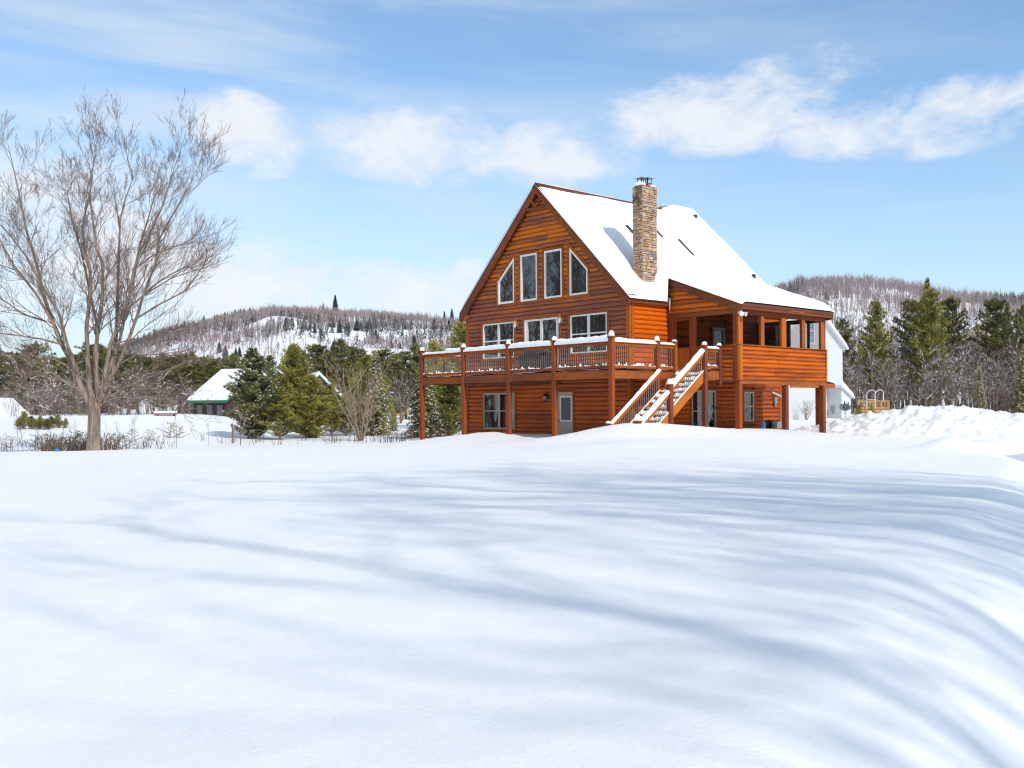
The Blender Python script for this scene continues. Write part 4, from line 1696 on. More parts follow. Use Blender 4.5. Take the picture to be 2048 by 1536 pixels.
# tools leaning on the basement wall
rk = empty('garden_rake', (.5, 5.0, -2.15), 'wooden handled rake leaning on the basement logs under the porch', 'rake')
b_ = MB()
b_.tube([(.55, 5.25, -2.35), (.10, 4.95, -1.35)], [.018, .016], 6)
b_.build('handle', 'trim_z', rk)
b_ = MB()
b_.bar((.06, 4.75, -1.34), (.10, 5.15, -1.34), .03, .03)
for k in range(7):
    b_.bar((.07, 4.77 + k * .06, -1.34), (.14, 4.77 + k * .06, -1.42), .01, .01)
b_.build('rake_head', 'black', rk)
bk = empty('hose_reel', (1.4, 6.6, -2.15), 'dark hose reel with grey cover half buried in snow under the porch', 'hose reel')
b_ = MB()
b_.tube([(1.3, 6.5, -2.06), (1.3, 6.72, -2.06)], [.2, .2], 14)
b_.build('drum', 'black', bk, True)
b_ = MB()
b_.hexa([(1.15, 6.75, -2.2), (1.55, 6.75, -2.2), (1.55, 7.15, -2.2), (1.15, 7.15, -2.2), (1.25, 6.9, -1.98), (1.5, 6.85, -1.96), (1.5, 7.1, -1.9), (1.25, 7.1, -1.93)])
b_.build('cover', 'greymetal', bk)
bl = empty('blue_bucket', (1.6, 5.7, -2.1), 'small blue bucket in the snow below the basement window', 'bucket')
b_ = MB()
b_.lathe([(.07, -2.25), (.09, -1.97), (.10, -1.96), (.08, -1.96), (.06, -2.2)], 1.6, 5.75, 12)
b_.build('pail', 'bluecloth', bl, True)
b_ = MB()
b_.tube([(1.6, 5.66, -1.97), (1.6, 5.70, -1.86), (1.6, 5.80, -1.86), (1.6, 5.84, -1.97)], [.008] * 4, 5)
b_.build('handle', 'black', bl)
# blue scrap on the snow crest at the far left
sx, sy = spot(116, 35.5)
z0 = gz(sx, sy)
b_ = MB()
vs, fs = [], []
for i in range(9):
    for j in range(5):
        a, c2 = i / 8, j / 4
        vs.append((sx + RT[0] * (a - .5) * .26 + FW[0] * (c2 - .5) * .2, sy + RT[1] * (a - .5) * .26 + FW[1] * (c2 - .5) * .2,
                   z0 - .03 + .16 * math.sin(math.pi * c2) * (.55 + .45 * math.sin(a * 5)) + .02 * math.sin(i * 2.3 + j)))
for i in range(8):
    for j in range(4):
        fs.append((i * 5 + j, (i + 1) * 5 + j, (i + 1) * 5 + j + 1, i * 5 + j + 1))
b_.add(vs, fs)
tag(b_.build('plastic_tarp', 'bluecloth', None, True), 'crumpled bright blue plastic lying on the snow at far left', 'tarp')

# ------------------------------------------------------------------ hills
def vz(u, v, D):
    return CAM[2] + (815 - 0.007 * (u - 1024) - v) / FPX * D


def ridge_fn(pts):
    us = np.array([p[0] for p in pts], float)
    vs = np.array([p[1] for p in pts], float)
    return lambda u: np.interp(u, us, vs)


HL = ridge_fn([(-1500, 800), (-700, 790), (-200, 770), (0, 752), (150, 728), (250, 702), (330, 674), (400, 656), (470, 640), (540, 632), (600, 628), (700, 632), (800, 640), (870, 647), (940, 652), (1050, 672), (1200, 720), (1400, 790)])
HR = ridge_fn([(1100, 790), (1300, 720), (1450, 640), (1540, 596), (1600, 576), (1680, 569), (1740, 571), (1800, 578), (1860, 592), (1920, 602), (1990, 609), (2060, 612), (2300, 625), (2800, 680), (3400, 760)])


def hill_z(u, D, fn, D0, D1):
    q = np.clip((D - D0) / (D1 - D0), 0, 1)
    prof = q * q * (3 - 2 * q) * .55 + q * .45
    zr = vz(u, fn(u), D1)
    z = -2.5 + (zr + 2.5) * prof
    lat = (u - 1024) / FPX * D
    z = z + (fbm(lat / 70, D / 90, 4, 91) * 26 + np.abs(fbm(lat / 30, D / 45, 3, 93)) * 10 - 3) * (q * (1 - q) * 3.2)
    back = np.clip((D - D1) / (D1 * .4), 0, 1)
    return z * (1 - back) + -2.5 * back


def hill(name, fn, D0, D1, u0, u1, label):
    us = np.linspace(u0, u1, 260)
    Ds = np.concatenate([np.linspace(D0, D1, 90), np.linspace(D1 * 1.02, D1 * 1.45, 12)])
    U, DD = np.meshgrid(us, Ds)
    Z = hill_z(U, DD, fn, D0, D1) - 1.0
    s_ = (U - 1024) / FPX * DD
    X = CAM[0] + FW[0] * DD + RT[0] * s_
    Y = CAM[1] + FW[1] * DD + RT[1] * s_
    ids = np.arange(U.size).reshape(U.shape)
    F_ = np.stack([ids[:-1, :-1].ravel(), ids[:-1, 1:].ravel(), ids[1:, 1:].ravel(), ids[1:, :-1].ravel()], 1)
    me_ = np_mesh(name, np.stack([X.ravel(), Y.ravel(), Z.ravel()], 1), F_, M['snow'], True)
    tag(link(bpy.data.objects.new(name, me_)), label, None, None, 'structure')


hill('hill', HL, 260, 1250, -1300, 1350, 'long wooded hill behind the fields on the left')
hill('hill', HR, 240, 880, 1150, 3200, 'wooded hill behind the forest on the right')

rng = np.random.default_rng(7)


def hill_wood(name, fn, DB, D0, D1, u0, u1, n, hmin, hmax, mat, label, dens_seed):
    """thousands of leafless trees on a far slope: a few thin blades each"""
    u = rng.uniform(u0, u1, n)
    D = D0 + (D1 - D0) * np.sqrt(rng.uniform(0.01, 1, n))
    lat = (u - 1024) / FPX * D
    keep = fbm(lat / 70, D / 110, 4, dens_seed) * 1.7 + rng.uniform(-.16, .34, n) > -0.02
    keep |= D > D1 - 60
    u, D, lat = u[keep], D[keep], lat[keep]
    n = len(u)
    z = hill_z(u, D, fn, DB, D1) - 1.4
    x = CAM[0] + FW[0] * D + RT[0] * lat
    y = CAM[1] + FW[1] * D + RT[1] * lat
    H = rng.uniform(hmin, hmax, n) * (1 + fbm(lat / 25, D / 25, 2, 5) * .9)
    V_, F_ = [], []
    off = 0
    K = 9
    for k in range(K):
        if k == 0:
            b0, tipf, lean, wd = 0.0, 1.0, 0.03, .20
        else:
            b0 = rng.uniform(.25, .65, n)
            tipf = np.minimum(1.0, b0 + rng.uniform(.22, .5, n))
            lean, wd = rng.uniform(.08, .26, n), .165
        a = rng.uniform(0, 2 * math.pi, n)
        wdir = rng.uniform(0, math.pi, n)
        bx_, by_, bz_ = x, y, z + H * b0
        tx = x + np.cos(a) * lean * H
        ty = y + np.sin(a) * lean * H
        tz = z + H * tipf
        ww = wd * (D / 900)
        p0 = np.stack([bx_ - np.cos(wdir) * ww, by_ - np.sin(wdir) * ww, bz_], 1)
        p1 = np.stack([bx_ + np.cos(wdir) * ww, by_ + np.sin(wdir) * ww, bz_], 1)
        p2 = np.stack([tx, ty, tz], 1)
        V_.append(np.stack([p0, p1, p2], 1).reshape(-1, 3))
        F_.append(np.arange(3 * n).reshape(-1, 3) + off)
        off += 3 * n
    me_ = np_mesh(name, np.vstack(V_), np.vstack(F_), mat)
    tag(link(bpy.data.objects.new(name, me_)), label, None, None, 'stuff')


hill_wood('bare_hillside_wood', HL, 260, 420, 1250, -250, 1150, 17000, 6, 12, M['hilltwig'], 'leafless wood covering the far left hill', 97)
hill_wood('bare_hillside_wood', HR, 240, 330, 880, 1400, 2400, 8500, 6, 14, M['hilltwig'], 'leafless wood covering the right hill', 99)



def hill_evergreens(name, fn, DB, D0, D1, u0, u1, n, label, seed, cut):
    """stands of small far conifers, each a ragged cone of drooping blades"""
    u = rng.uniform(u0, u1, n)
    D = D0 + (D1 - D0) * np.sqrt(rng.uniform(0.02, 1, n))
    lat = (u - 1024) / FPX * D
    keep = fbm(lat / 80, D / 130, 3, seed) + rng.uniform(-.06, .06, n) > cut
    u, D, lat = u[keep], D[keep], lat[keep]
    n = len(u)
    z = hill_z(u, D, fn, DB, D1) - 1.5
    x = CAM[0] + FW[0] * D + RT[0] * lat
    y = CAM[1] + FW[1] * D + RT[1] * lat
    H = rng.uniform(6, 13, n)
    V_ = []
    for k in range(26):
        f_ = (k + rng.uniform(0, 1, n)) / 26
        a = rng.uniform(0, 2 * math.pi, n)
        L = H * .22 * (1.05 - f_) * rng.uniform(.7, 1.25, n)
        zz = z + H * (.12 + .86 * f_)
        dz_ = H * .085
        ca, sa = np.cos(a), np.sin(a)
        p0 = np.stack([x, y, zz + dz_], 1)
        p1 = np.stack([x + ca * L - sa * L * .35, y + sa * L + ca * L * .35, zz - dz_ * .6], 1)
        p2 = np.stack([x + ca * L + sa * L * .35, y + sa * L - ca * L * .35, zz - dz_ * .6], 1)
        V_.append(np.stack([p0, p1, p2], 1).reshape(-1, 3))
    V_ = np.vstack(V_)
    me_ = np_mesh(name, V_, np.arange(len(V_)).reshape(-1, 3), M['hillcon'])
    tag(link(bpy.data.objects.new(name, me_)), label, None, None, 'stuff')


hill_evergreens('evergreen_hillside_wood', HL, 260, 420, 1250, -250, 1150, 5200, 'dark evergreen stands on the far left hill', 197, .085)
hill_evergreens('evergreen_hillside_wood', HR, 240, 420, 880, 1400, 2400, 2600, 'dark evergreen stands on the right hill', 199, .12)


# ------------------------------------------------------------------ tree prototypes
def blade_cloud(pts, dirs, size, rnd_, spread=1.0, per=6, wid=.16):
    """needle tufts: per thin triangles at each point, fanned about its direction"""
    n = len(pts)
    P = np.repeat(np.asarray(pts, float), per, 0)
    Dd = np.repeat(np.asarray(dirs, float), per, 0)
    r_ = rnd_.normal(size=P.shape) * spread
    d = Dd + r_
    d /= np.linalg.norm(d, axis=1)[:, None] + 1e-9
    sz = np.repeat(np.asarray(size, float) * np.ones(n), per) * rnd_.uniform(.6, 1.25, len(P))
    sd = np.cross(d, rnd_.normal(size=P.shape))
    sd /= np.linalg.norm(sd, axis=1)[:, None] + 1e-9
    base = P + rnd_.normal(size=P.shape) * (sz * .12)[:, None]
    p0 = base - sd * (sz * wid)[:, None]
    p1 = base + sd * (sz * wid)[:, None]
    p2 = base + d * sz[:, None]
    V_ = np.stack([p0, p1, p2], 1).reshape(-1, 3)
    F_ = np.arange(len(V_)).reshape(-1, 3)
    return V_, F_


def snow_flecks(pts, size, rnd_):
    """flat lumps of snow caught on foliage: low four-sided pyramids"""
    n = len(pts)
    P = np.asarray(pts, float)
    s_ = np.asarray(size, float) * np.ones(n) * rnd_.uniform(.5, 1.3, n)
    a = rnd_.uniform(0, 2 * math.pi, n)
    vs = []
    for k in range(5):
        th = a + k * 2 * math.pi / 5
        rr_ = s_ * rnd_.uniform(.6, 1.1, n)
        vs.append(P + np.stack([np.cos(th) * rr_, np.sin(th) * rr_, rnd_.uniform(-.15, .15, n) * s_], 1))
    top = P + np.stack([0 * s_, 0 * s_, s_ * .45], 1)
    V_ = np.stack(vs + [top], 1).reshape(-1, 3)
    F_ = []
    b0 = np.arange(n) * 6
    for k in range(5):
        F_.append(np.stack([b0 + k, b0 + (k + 1) % 5, b0 + 5], 1))
    return V_, np.vstack(F_)


def conifer_proto(name, seed, kind, needle, snow=0.0, far=False):
    """unit conifer of height 10: meshes for trunk, crown and snow"""
    r_ = np.random.default_rng(seed)
    H = 10.0
    tk = MB()
    bend = r_.uniform(-.12, .12, 2)
    tp = [(bend[0] * math.sin(i * .9), bend[1] * math.sin(i * .7), H * i / 8) for i in range(9)]
    tk.tube(tp, [.17 * (1 - i / 8.3) + .012 for i in range(9)], 7)
    pts, dirs, sz, sn = [], [], [], []
    z = .5 if kind == 'spruce' else (1.0 if kind == 'pine' else .35)
    if kind == 'tall':
        z = 3.2
    while z < H - .1:
        q = z / H
        if kind == 'spruce':
            Rm = 2.55 * (1 - q) ** .85 + .10
            nb = 9 if q < .8 else 6
            rise, droop, dz = .05, -.30, .36
        elif kind == 'bushy':
            Rm = 3.0 * math.sin(math.pi * min(1, (q + .12) / 1.12) ** .8) ** .7 * (1 - q * .35) + .12
            nb, rise, droop, dz = 9, .35, .12, .42
        elif kind == 'seedling':
            Rm = 5.5 * (1 - q) ** .6 + .3
            nb, rise, droop, dz = 3, .75, -.1, 2.6
        elif kind == 'tall':
            Rm = 2.2 * math.sin(math.pi * min(1, max(0, (q - .27) / .78)) ** .75) ** .8 + .2
            nb, rise, droop, dz = 6, .3, .1, .55
        else:
            Rm = 2.7 * (1 - q) ** .62 * (.45 + .55 * min(1, q / .25)) + .12
            nb, rise, droop, dz = 7, .42, .10, .52
        a0 = r_.uniform(0, 6.28)
        for k in range(nb):
            a = a0 + k * 2 * math.pi / nb + r_.uniform(-.3, .3)
            L = Rm * (r_.uniform(.62, 1.14) if kind == 'spruce' else r_.uniform(.42, 1.28))
            if kind != 'spruce' and r_.random() < .2:
                continue
            ca, sa = math.cos(a), math.sin(a)
            p0 = np.array([0, 0, z + r_.uniform(-.15, .15)])
            npt = max(2, int(L / .26))
            for i in range(1, npt + 1):
                f_ = i / npt
                dzv = rise * L * f_ + droop * L * f_ * f_
                c_ = p0 + np.array([ca * L * f_, sa * L * f_, dzv])
                side_ = (1.05 - f_ * .6) * L * (.23 if kind == 'spruce' else .27)
                m_ = 3 if f_ > .25 else 1
                for j in range(m_):
                    w_ = r_.uniform(-1, 1) * side_
                    pp_ = c_ + np.array([-sa * w_, ca * w_, r_.uniform(-.08, .08)])
                    pts.append(pp_)
                    dirs.append((ca * .6 + -sa * np.sign(w_) * .5, sa * .6 + ca * np.sign(w_) * .5, .45 if kind != 'spruce' else .02))
                    sz.append(r_.uniform(.26, .44) if kind != 'spruce' else r_.uniform(.22, .38))
                    if snow and r_.random() < snow * (.45 + .6 * f_):
                        sn.append(pp_ + np.array([0, 0, .09]))
            if i and L > .5:
                tip = p0 + np.array([ca * L * .8, sa * L * .8, rise * L * .8 + droop * L * .64])
                tk.tube([tuple(p0), tuple(tip)], [.03 + .012 * L, .008], 3, False)
        z += dz * r_.uniform(.75, 1.2) * (1 - q * .45)
    for k in range(14):
        pts.append(np.array([bend[0] * .4, bend[1] * .3, H - .5 + k * .04]))
        dirs.append((0, 0, 1.0))
        sz.append(.3)
    per = 9 if far else 13
    V_, F_ = blade_cloud(pts, dirs, np.array(sz), r_, .62, per, .085 if not far else .115)
    me_t = tk.mesh('trunk', M['bark'])
    me_c = np_mesh('crown', V_, F_, M[needle])
    me_s = None
    if sn:
        Vs, Fs = snow_flecks(sn, .17 if kind == 'spruce' else .15, r_)
        me_s = np_mesh('branch_snow', Vs, Fs, M['roofsnow'])
    return dict(trunk=me_t, crown=me_c, branch_snow=me_s)


class Branches:
    """grows tapered limbs; big limbs and fine twigs go to separate meshes"""

    def __init__(s, seed):
        s.r = random.Random(seed)
        s.big = MB()
        s.tw = MB()
        s.snow = []

    def limb(s, pts, r0, r1, big=True, n=None):
        k = len(pts)
        rad_ = [r0 + (r1 - r0) * i / (k - 1) for i in range(k)]
        tgt = s.big if big else s.tw
        tgt.tube(pts, rad_, n or (8 if r0 > .06 else 5 if r0 > .02 else 3), False)

    def wander(s, p, d, L, k, up=.12, wob=.16):
        pts = [Vector(p)]
        d = Vector(d).normalized()
        for i in range(k):
            d = (d + Vector((s.r.gauss(0, wob), s.r.gauss(0, wob), s.r.gauss(0, wob * .7) + up / k))).normalized()
            pts.append(pts[-1] + d * (L / k))
        return pts

    def grow(s, p, d, L, r0, level, up=.25, dens=1.0, minr=.004, snow=0.0):
        k = 5 if level >= 3 else 4 if level == 2 else 3 if level == 1 else 2
        pts = s.wander(p, d, L, k, up)
        s.limb(pts, r0, max(minr, r0 * (.3 if level else .45)), big=level >= 2)
        if snow and level >= 1:
            for i in range(len(pts) - 1):
                if s.r.random() < snow:
                    m_ = (pts[i] + pts[i + 1]) / 2
                    s.snow.append((pts[i], pts[i + 1], r0 * (1 - i / k) + .006))
        if level == 0:
            return
        nch = max(2, int(s.r.uniform(4.2, 6.6) * dens * (1.15 if level > 1 else 1)))
        for c_ in range(nch):
            f_ = s.r.uniform(.22, 1.0) if c_ else 1.0
            i = min(int(f_ * k), k - 1)
            q = pts[i].lerp(pts[i + 1], f_ * k - i)
            dd = (pts[i + 1] - pts[i]).normalized()
            ax = Vector((s.r.gauss(0, 1), s.r.gauss(0, 1), s.r.gauss(0, 1)))
            ax = (ax - dd * ax.dot(dd)).normalized()
            ang_ = s.r.uniform(.35, .85) if c_ else s.r.uniform(.05, .3)
            nd = dd * math.cos(ang_) + ax * math.sin(ang_)
            nd.z += .10
            s.grow(q, nd, L * s.r.uniform(.36, .62), max(minr, r0 * (1 - .6 * f_) * s.r.uniform(.45, .65)), level - 1, up, dens, minr, snow)

    def snow_mesh(s):
        b_ = MB()
        for (a, c_, r_) in s.snow:
            d = (c_ - a)
            if abs(d.normalized().z) > .93:
                continue
            u_ = Vector((0, 0, 1))
            w_ = max(.02, r_ * .8)
            b_.bar(a + u_ * (r_ * .9), c_ + u_ * (r_ * .9), w_ * 1.6, w_ * 1.1)
        return b_


def bare_proto(seed, H, stems, twig='twig', minr=.006, dens=1.0, snow=.25, spread=.35, r0=.16, level=3, bark='bark', rise=(.35, 1.3)):
    B = Branches(seed)
    for k in range(stems):
        a = B.r.uniform(0, 6.28)
        lean = spread * (B.r.uniform(.4, 1.0) if stems > 1 else .15)
        d = Vector((math.cos(a) * lean, math.sin(a) * lean, 1))
        pts = B.wander((0, 0, -.3), d, H * B.r.uniform(.75, .95), 8, .25, .07)
        k_ = len(pts) - 1
        rr_ = r0 / (stems ** .45)
        B.limb(pts, rr_, .02)
        nb = int(13 * dens)
        for j in range(nb):
            f_ = .22 + .78 * (j + B.r.random()) / nb
            i = min(int(f_ * k_), k_ - 1)
            q = pts[i].lerp(pts[i + 1], f_ * k_ - i)
            aa = B.r.uniform(0, 6.28)
            nd = Vector((math.cos(aa), math.sin(aa), B.r.uniform(*rise)))
            B.grow(q, nd, H * B.r.uniform(.16, .32) * (1.15 - f_ * .55), rr_ * (1 - .8 * f_) * .55 + .006, level - 1, .25, dens * .85, minr, snow)
    d = dict(trunk=B.big.mesh('trunk', M[bark]), crown=B.tw.mesh('crown', M[twig]), branch_snow=None)
    if snow:
        sm_ = B.snow_mesh()
        if sm_.v:
            d['branch_snow'] = sm_.mesh('branch_snow', M['roofsnow'])
    return d


PROTO = dict(
    spruce_a=conifer_proto('spruce', 1, 'spruce', 'spruce', .55), spruce_b=conifer_proto('spruce', 2, 'spruce', 'spruce', .22),
    pine_a=conifer_proto('pine', 3, 'pine', 'pine', .09), pine_b=conifer_proto('pine', 4, 'pine', 'pine', .07), bushy_a=conifer_proto('bushy', 5, 'bushy', 'pine', .06),
    bushy_snow=conifer_proto('bushy', 6, 'bushy', 'spruce', .50),
    tall_a=conifer_proto('tall', 7, 'tall', 'pine_far', .05, True), tall_b=conifer_proto('tall', 8, 'tall', 'pine_far', .04, True), farpine=conifer_proto('pine', 9, 'pine', 'pine_far', .05, True),
    farspruce=conifer_proto('spruce', 10, 'spruce', 'spruce', .18, True),
    hillspruce=conifer_proto('spruce', 13, 'spruce', 'hillcon', .05, True), seedling=conifer_proto('seedling', 14, 'seedling', 'pine', .02),
    bare_a=bare_proto(21, 10, 1, 'twig_far', .011, 1.0, .30), bare_b=bare_proto(22, 10, 2, 'twig_far', .011, .9, .34, .22), bare_c=bare_proto(23, 10, 1, 'twig_far', .011, 1.1, .25),
    bare_d=bare_proto(24, 10, 3, 'twig_far', .011, .75, .34, .35),
    shrub=bare_proto(25, 10, 12, 'shrubtwig', .022, .62, 0, .55, .28, 2, 'shrubtwig'),
    grey=bare_proto(26, 10, 7, 'twig_far', .016, .8, .10, .5, .2, 3),
    yard=bare_proto(27, 10, 2, 'twig', .0048, 1.1, 0, .16, .065, 3, rise=(1.3, 2.7)),
    wood=bare_proto(28, 10, 3, 'twig', .008, 1.0, 0, .30, .26, 3),
)


def plant(proto, x, y, H, name, label, cat, group=None, rot=None, wide=1.0, sink=.1, z=None):
    d = PROTO[proto]
    r_ = random.Random(int(x * 131 + y * 71))
    zz = gz(x, y) - sink if z is None else z
    root = empty(name, (x, y, zz), label, cat, group)
    root.rotation_euler = (0, 0, r_.uniform(0, 6.28) if rot is None else rot)
    s_ = H / 10.0
    root.scale = (s_ * wide, s_ * wide, s_)
    for k in ('trunk', 'crown', 'branch_snow'):
        if d[k] is not None:
            o = bpy.data.objects.new(k, d[k])
            C.objects.link(o)
            o.parent = root
            if k == 'branch_snow':
                o['kind'] = 'stuff'
    return root


def plant_at(proto, u, D, vtop, name, label, cat, group=None, wide=1.0, **kw):
    x, y = spot(u, D)
    H = vz(u, vtop, D) - gz(x, y) + .1
    return plant(proto, x, y, max(.6, H), name, label, cat, group, wide=wide, **kw)


# ------------------------------------------------------------------ near and middle trees
plant_at('bushy_snow', 505, 57, 702, 'spruce_tree', 'broad snow flecked spruce in front of the green roofed cabin', 'tree', wide=.98)
plant_at('bushy_a', 588, 64, 690, 'pine_tree', 'tall yellow green pine rising behind the broad snowy spruce', 'tree', wide=.82)
plant_at('pine_b', 560, 56, 778, 'pine_tree', 'low bushy pine at the right foot of the snowy spruce', 'tree', wide=1.3)
plant_at('bushy_a', 622, 58, 752, 'pine_tree', 'round bushy pine hiding the brown gable of the cabin', 'tree', wide=1.15)
plant_at('pine_a', 662, 60, 770, 'pine_tree', 'dark pine standing left of the pale leafless shrub', 'tree', wide=1.2)
plant_at('bushy_a', 735, 63, 712, 'pine_tree', 'thick green pine standing behind the pale leafless shrub', 'tree', wide=1.0)
plant_at('spruce_a', 752, 61, 704, 'spruce_tree', 'narrow snowy spruce spire behind the pale leafless shrub', 'tree', wide=.8)
plant_at('pine_b', 692, 61, 790, 'pine_tree', 'low green pine under the left side of the leafless shrub', 'tree', wide=1.35)
plant_at('spruce_a', 848, 55, 722, 'spruce_tree', 'snow laden blue green spruce seen beside the leftmost deck post', 'tree', wide=1.05)
plant_at('bushy_a', 895, 58, 728, 'pine_tree', 'bushy green pine seen under the left end of the deck', 'tree', wide=1.0)
plant_at('pine_a', 925, 66, 648, 'pine_tree', 'tall pine whose top shows left of the cabin wall', 'tree', wide=1.0)
plant_at('pine_b', 868, 72, 684, 'pine_tree', 'pine top showing above the left deck railing', 'tree', wide=.9)
plant_at('shrub', 722, 53, 702, 'leafless_shrub', 'pale many stemmed leafless shrub standing in the snow left of the deck', 'shrub', wide=.80)
plant_at('grey', 800, 84, 728, 'bare_tree', 'grey leafless tree in the gap between the pines left of the deck', 'tree', wide=1.2)
plant_at('spruce_a', 786, 66, 808, 'spruce_tree', 'tiny snowy spruce in the gap left of the deck', 'tree', wide=.8)

# middle row behind them
ORD = 'first second third fourth fifth sixth seventh eighth ninth tenth eleventh twelfth thirteenth fourteenth fifteenth sixteenth'.split()
gl = 'green pine in the row behind the clearing trees'
for k, (u, v, D, pr_) in enumerate([(470, 708, 100, 'farpine'), (505, 702, 96, 'tall_a'), (540, 700, 104, 'farpine'), (600, 706, 100, 'tall_b'), (634, 686, 96, 'tall_a'), (655, 690, 99, 'farpine'), (682, 681, 95, 'farpine'), (702, 690, 99, 'tall_b'),
                                    (722, 688, 97, 'farpine'), (765, 702, 102, 'tall_a'), (790, 705, 98, 'farpine'), (812, 694, 99, 'tall_b'), (835, 690, 97, 'farpine'), (858, 700, 95, 'tall_a'), (884, 690, 102, 'farpine'), (910, 700, 100, 'farpine'), (425, 712, 108, 'farspruce')]):
    lb = gl if k == 16 else '%s pine from the left in the green row behind the clearing trees' % ORD[k]
    plant_at(pr_, u, D, v + (k % 3) * 6, 'pine_tree', lb if k < 16 else 'dark spruce left of the green row behind the clearing trees', 'tree', 'pines in the row behind the clearing', wide=1.0)
# dark tree line at far left
gl = 'dark pine in the tree line at far left'
rl = random.Random(77)
u = -140
while u < 470:
    plant_at(rl.choice(('tall_a', 'tall_b', 'farpine', 'farspruce', 'farpine')), u + rl.uniform(-6, 6), rl.uniform(104, 128), rl.uniform(688, 722), 'pine_tree', gl, 'tree', 'pines of the far left tree line', wide=1.3)
    u += 23
gl = 'leafless tree in front of the dark tree line at far left'
u = -120
while u < 420:
    plant_at(rl.choice(('bare_a', 'bare_b', 'bare_c', 'bare_d')), u + rl.uniform(-8, 8), rl.uniform(86, 102), rl.uniform(712, 770), 'bare_tree', gl, 'tree', 'leafless trees of the far left tree line', wide=1.5)
    u += 21
plant_at('bare_d', 72, 68, 718, 'apple_tree', 'crooked old apple tree with snowy limbs left of the big bare maple', 'tree', wide=1.5)
plant_at('bare_b', 62, 100, 672, 'bare_tree', 'leafless tree top rising above the far left tree line', 'tree', wide=.9)
plant_at('bare_a', 92, 104, 668, 'bare_tree', 'thin leafless tree top beside the taller one at far left', 'tree', wide=.9)

# low juniper hedge and pine seedlings by the maple
rl = random.Random(8)
for k in range(9):
    x, y = spot(40 + k * 11 + rl.uniform(-4, 4), 61 + rl.uniform(0, 2))
    plant('pine_a', x, y, rl.uniform(.55, 1.15), 'juniper_bush', '%s low ragged juniper from the left behind the maple' % ORD[k], 'bush', 'juniper hedge behind the maple', wide=rl.uniform(1.3, 2.2), sink=.05)
gl = 'knee high pine seedling in the snow near the maple'
for k, (u, D, H) in enumerate(sorted([(95, 41, .75), (120, 40, .6), (70, 42, .7), (150, 44, .8), (160, 50, .7), (230, 40, .7), (245, 41, .6), (262, 52, .7), (300, 54, .6), (340, 56, .9), (358, 56, .7), (20, 45, .6)])):
    x, y = spot(u, D)
    plant('seedling', x, y, H, 'pine_seedling', '%s knee high pine seedling from the left in the snow near the maple' % ORD[k], 'seedling', 'pine seedlings near the maple', wide=1.5, sink=.05)

# right-hand forest
gl = 'leafless tree with snowy branches in the forest edge on the right'
rl = random.Random(5)
for row, (D, vt0, vt1, stp) in enumerate(((104, 690, 745, 9.5), (113, 640, 700, 10.5), (126, 612, 660, 12))):
    u = 1650
    while u < 2180:
        plant_at(rl.choice(('bare_a', 'bare_b', 'bare_c', 'bare_d', 'bare_a', 'bare_c')), u + rl.uniform(-4, 4), D + rl.uniform(-4, 4), rl.uniform(vt0, vt1), 'bare_tree', gl, 'tree', 'leafless trees of the right forest edge', wide=rl.uniform(.75, 1.15))
        u += stp
for (u, v, D, pr_, w_, lb) in [(1688, 640, 112, 'farpine', 1.0, 'pine just right of the white house roof'), (1752, 606, 107, 'pine_a', .85, 'broad pine with snowy lower branches above the pool deck'), (1828, 606, 111, 'tall_a', .85, 'left shoulder pine of the tallest clump'), (1860, 582, 106, 'pine_b', .95, 'largest pine of the right forest edge'),
                               (1856, 560, 124, 'farspruce', .55, 'pointed spruce spire topping the right forest'), (1898, 602, 122, 'tall_a', .9, 'thin crowned pine right of the spruce spire'),
                               (1992, 602, 112, 'tall_a', .85, 'tall dark pine near the right picture edge'),
                               (2016, 606, 120, 'farspruce', .6, 'narrow conifer beside the tall dark pine at right'), (2046, 614, 112, 'farpine', .8, 'pine cut by the right picture edge'), (2085, 600, 114, 'tall_b', 1.0, 'pine just outside the right picture edge')]:
    plant_at(pr_, u, D, v, 'pine_tree', lb, 'tree', wide=w_ * .82)
plant_at('spruce_a', 1960, 99, 732, 'spruce_tree', 'small white frosted spruce in front of the right forest', 'tree', wide=.62)
plant_at('spruce_a', 2050, 99, 690, 'spruce_tree', 'snowy spruce at the right picture edge', 'tree', wide=.8)

# conifers scattered over the left hill
gl = 'small dark conifer scattered over the far left hillside'
rl = random.Random(15)
for k in range(34):
    u = rl.uniform(430, 930)
    D = rl.uniform(560, 1050)
    x, y = spot(u, D)
    z = float(hill_z(np.array([u]), np.array([D]), HL, 260, 1250)[0]) - 2
    plant('hillspruce', x, y, rl.uniform(7, 12), 'hill_conifer', gl, 'tree', 'conifers scattered over the left hillside', z=z, wide=1.1)
gl = 'dark conifer on the sloping skyline of the left hill'
u = 262
while u < 505:
    x, y = spot(u, 1225)
    z = float(hill_z(np.array([u]), np.array([1225.]), HL, 260, 1250)[0]) - 2
    plant('hillspruce', x, y, rl.uniform(7, 15), 'hill_conifer', gl, 'tree', 'conifers along the left skyline', z=z, wide=.95)
    u += rl.choice((1.5, 2, 3, 4, 9))
for (u, D, H, lb) in ((672, 1215, 26, 'single tall conifer on the crest of the left hill'), (648, 1190, 15, 'shorter conifer left of the crest conifer'), (905, 1200, 20, 'conifer on the crest beside the cabin eave'), (890, 1215, 17, 'paler conifer on the crest near the cabin eave')):
    x, y = spot(u, D)
    z = float(hill_z(np.array([u]), np.array([float(D)]), HL, 260, 1250)[0]) - 2
    plant('hillspruce', x, y, H, 'hill_conifer', lb, 'tree', z=z, wide=.8)

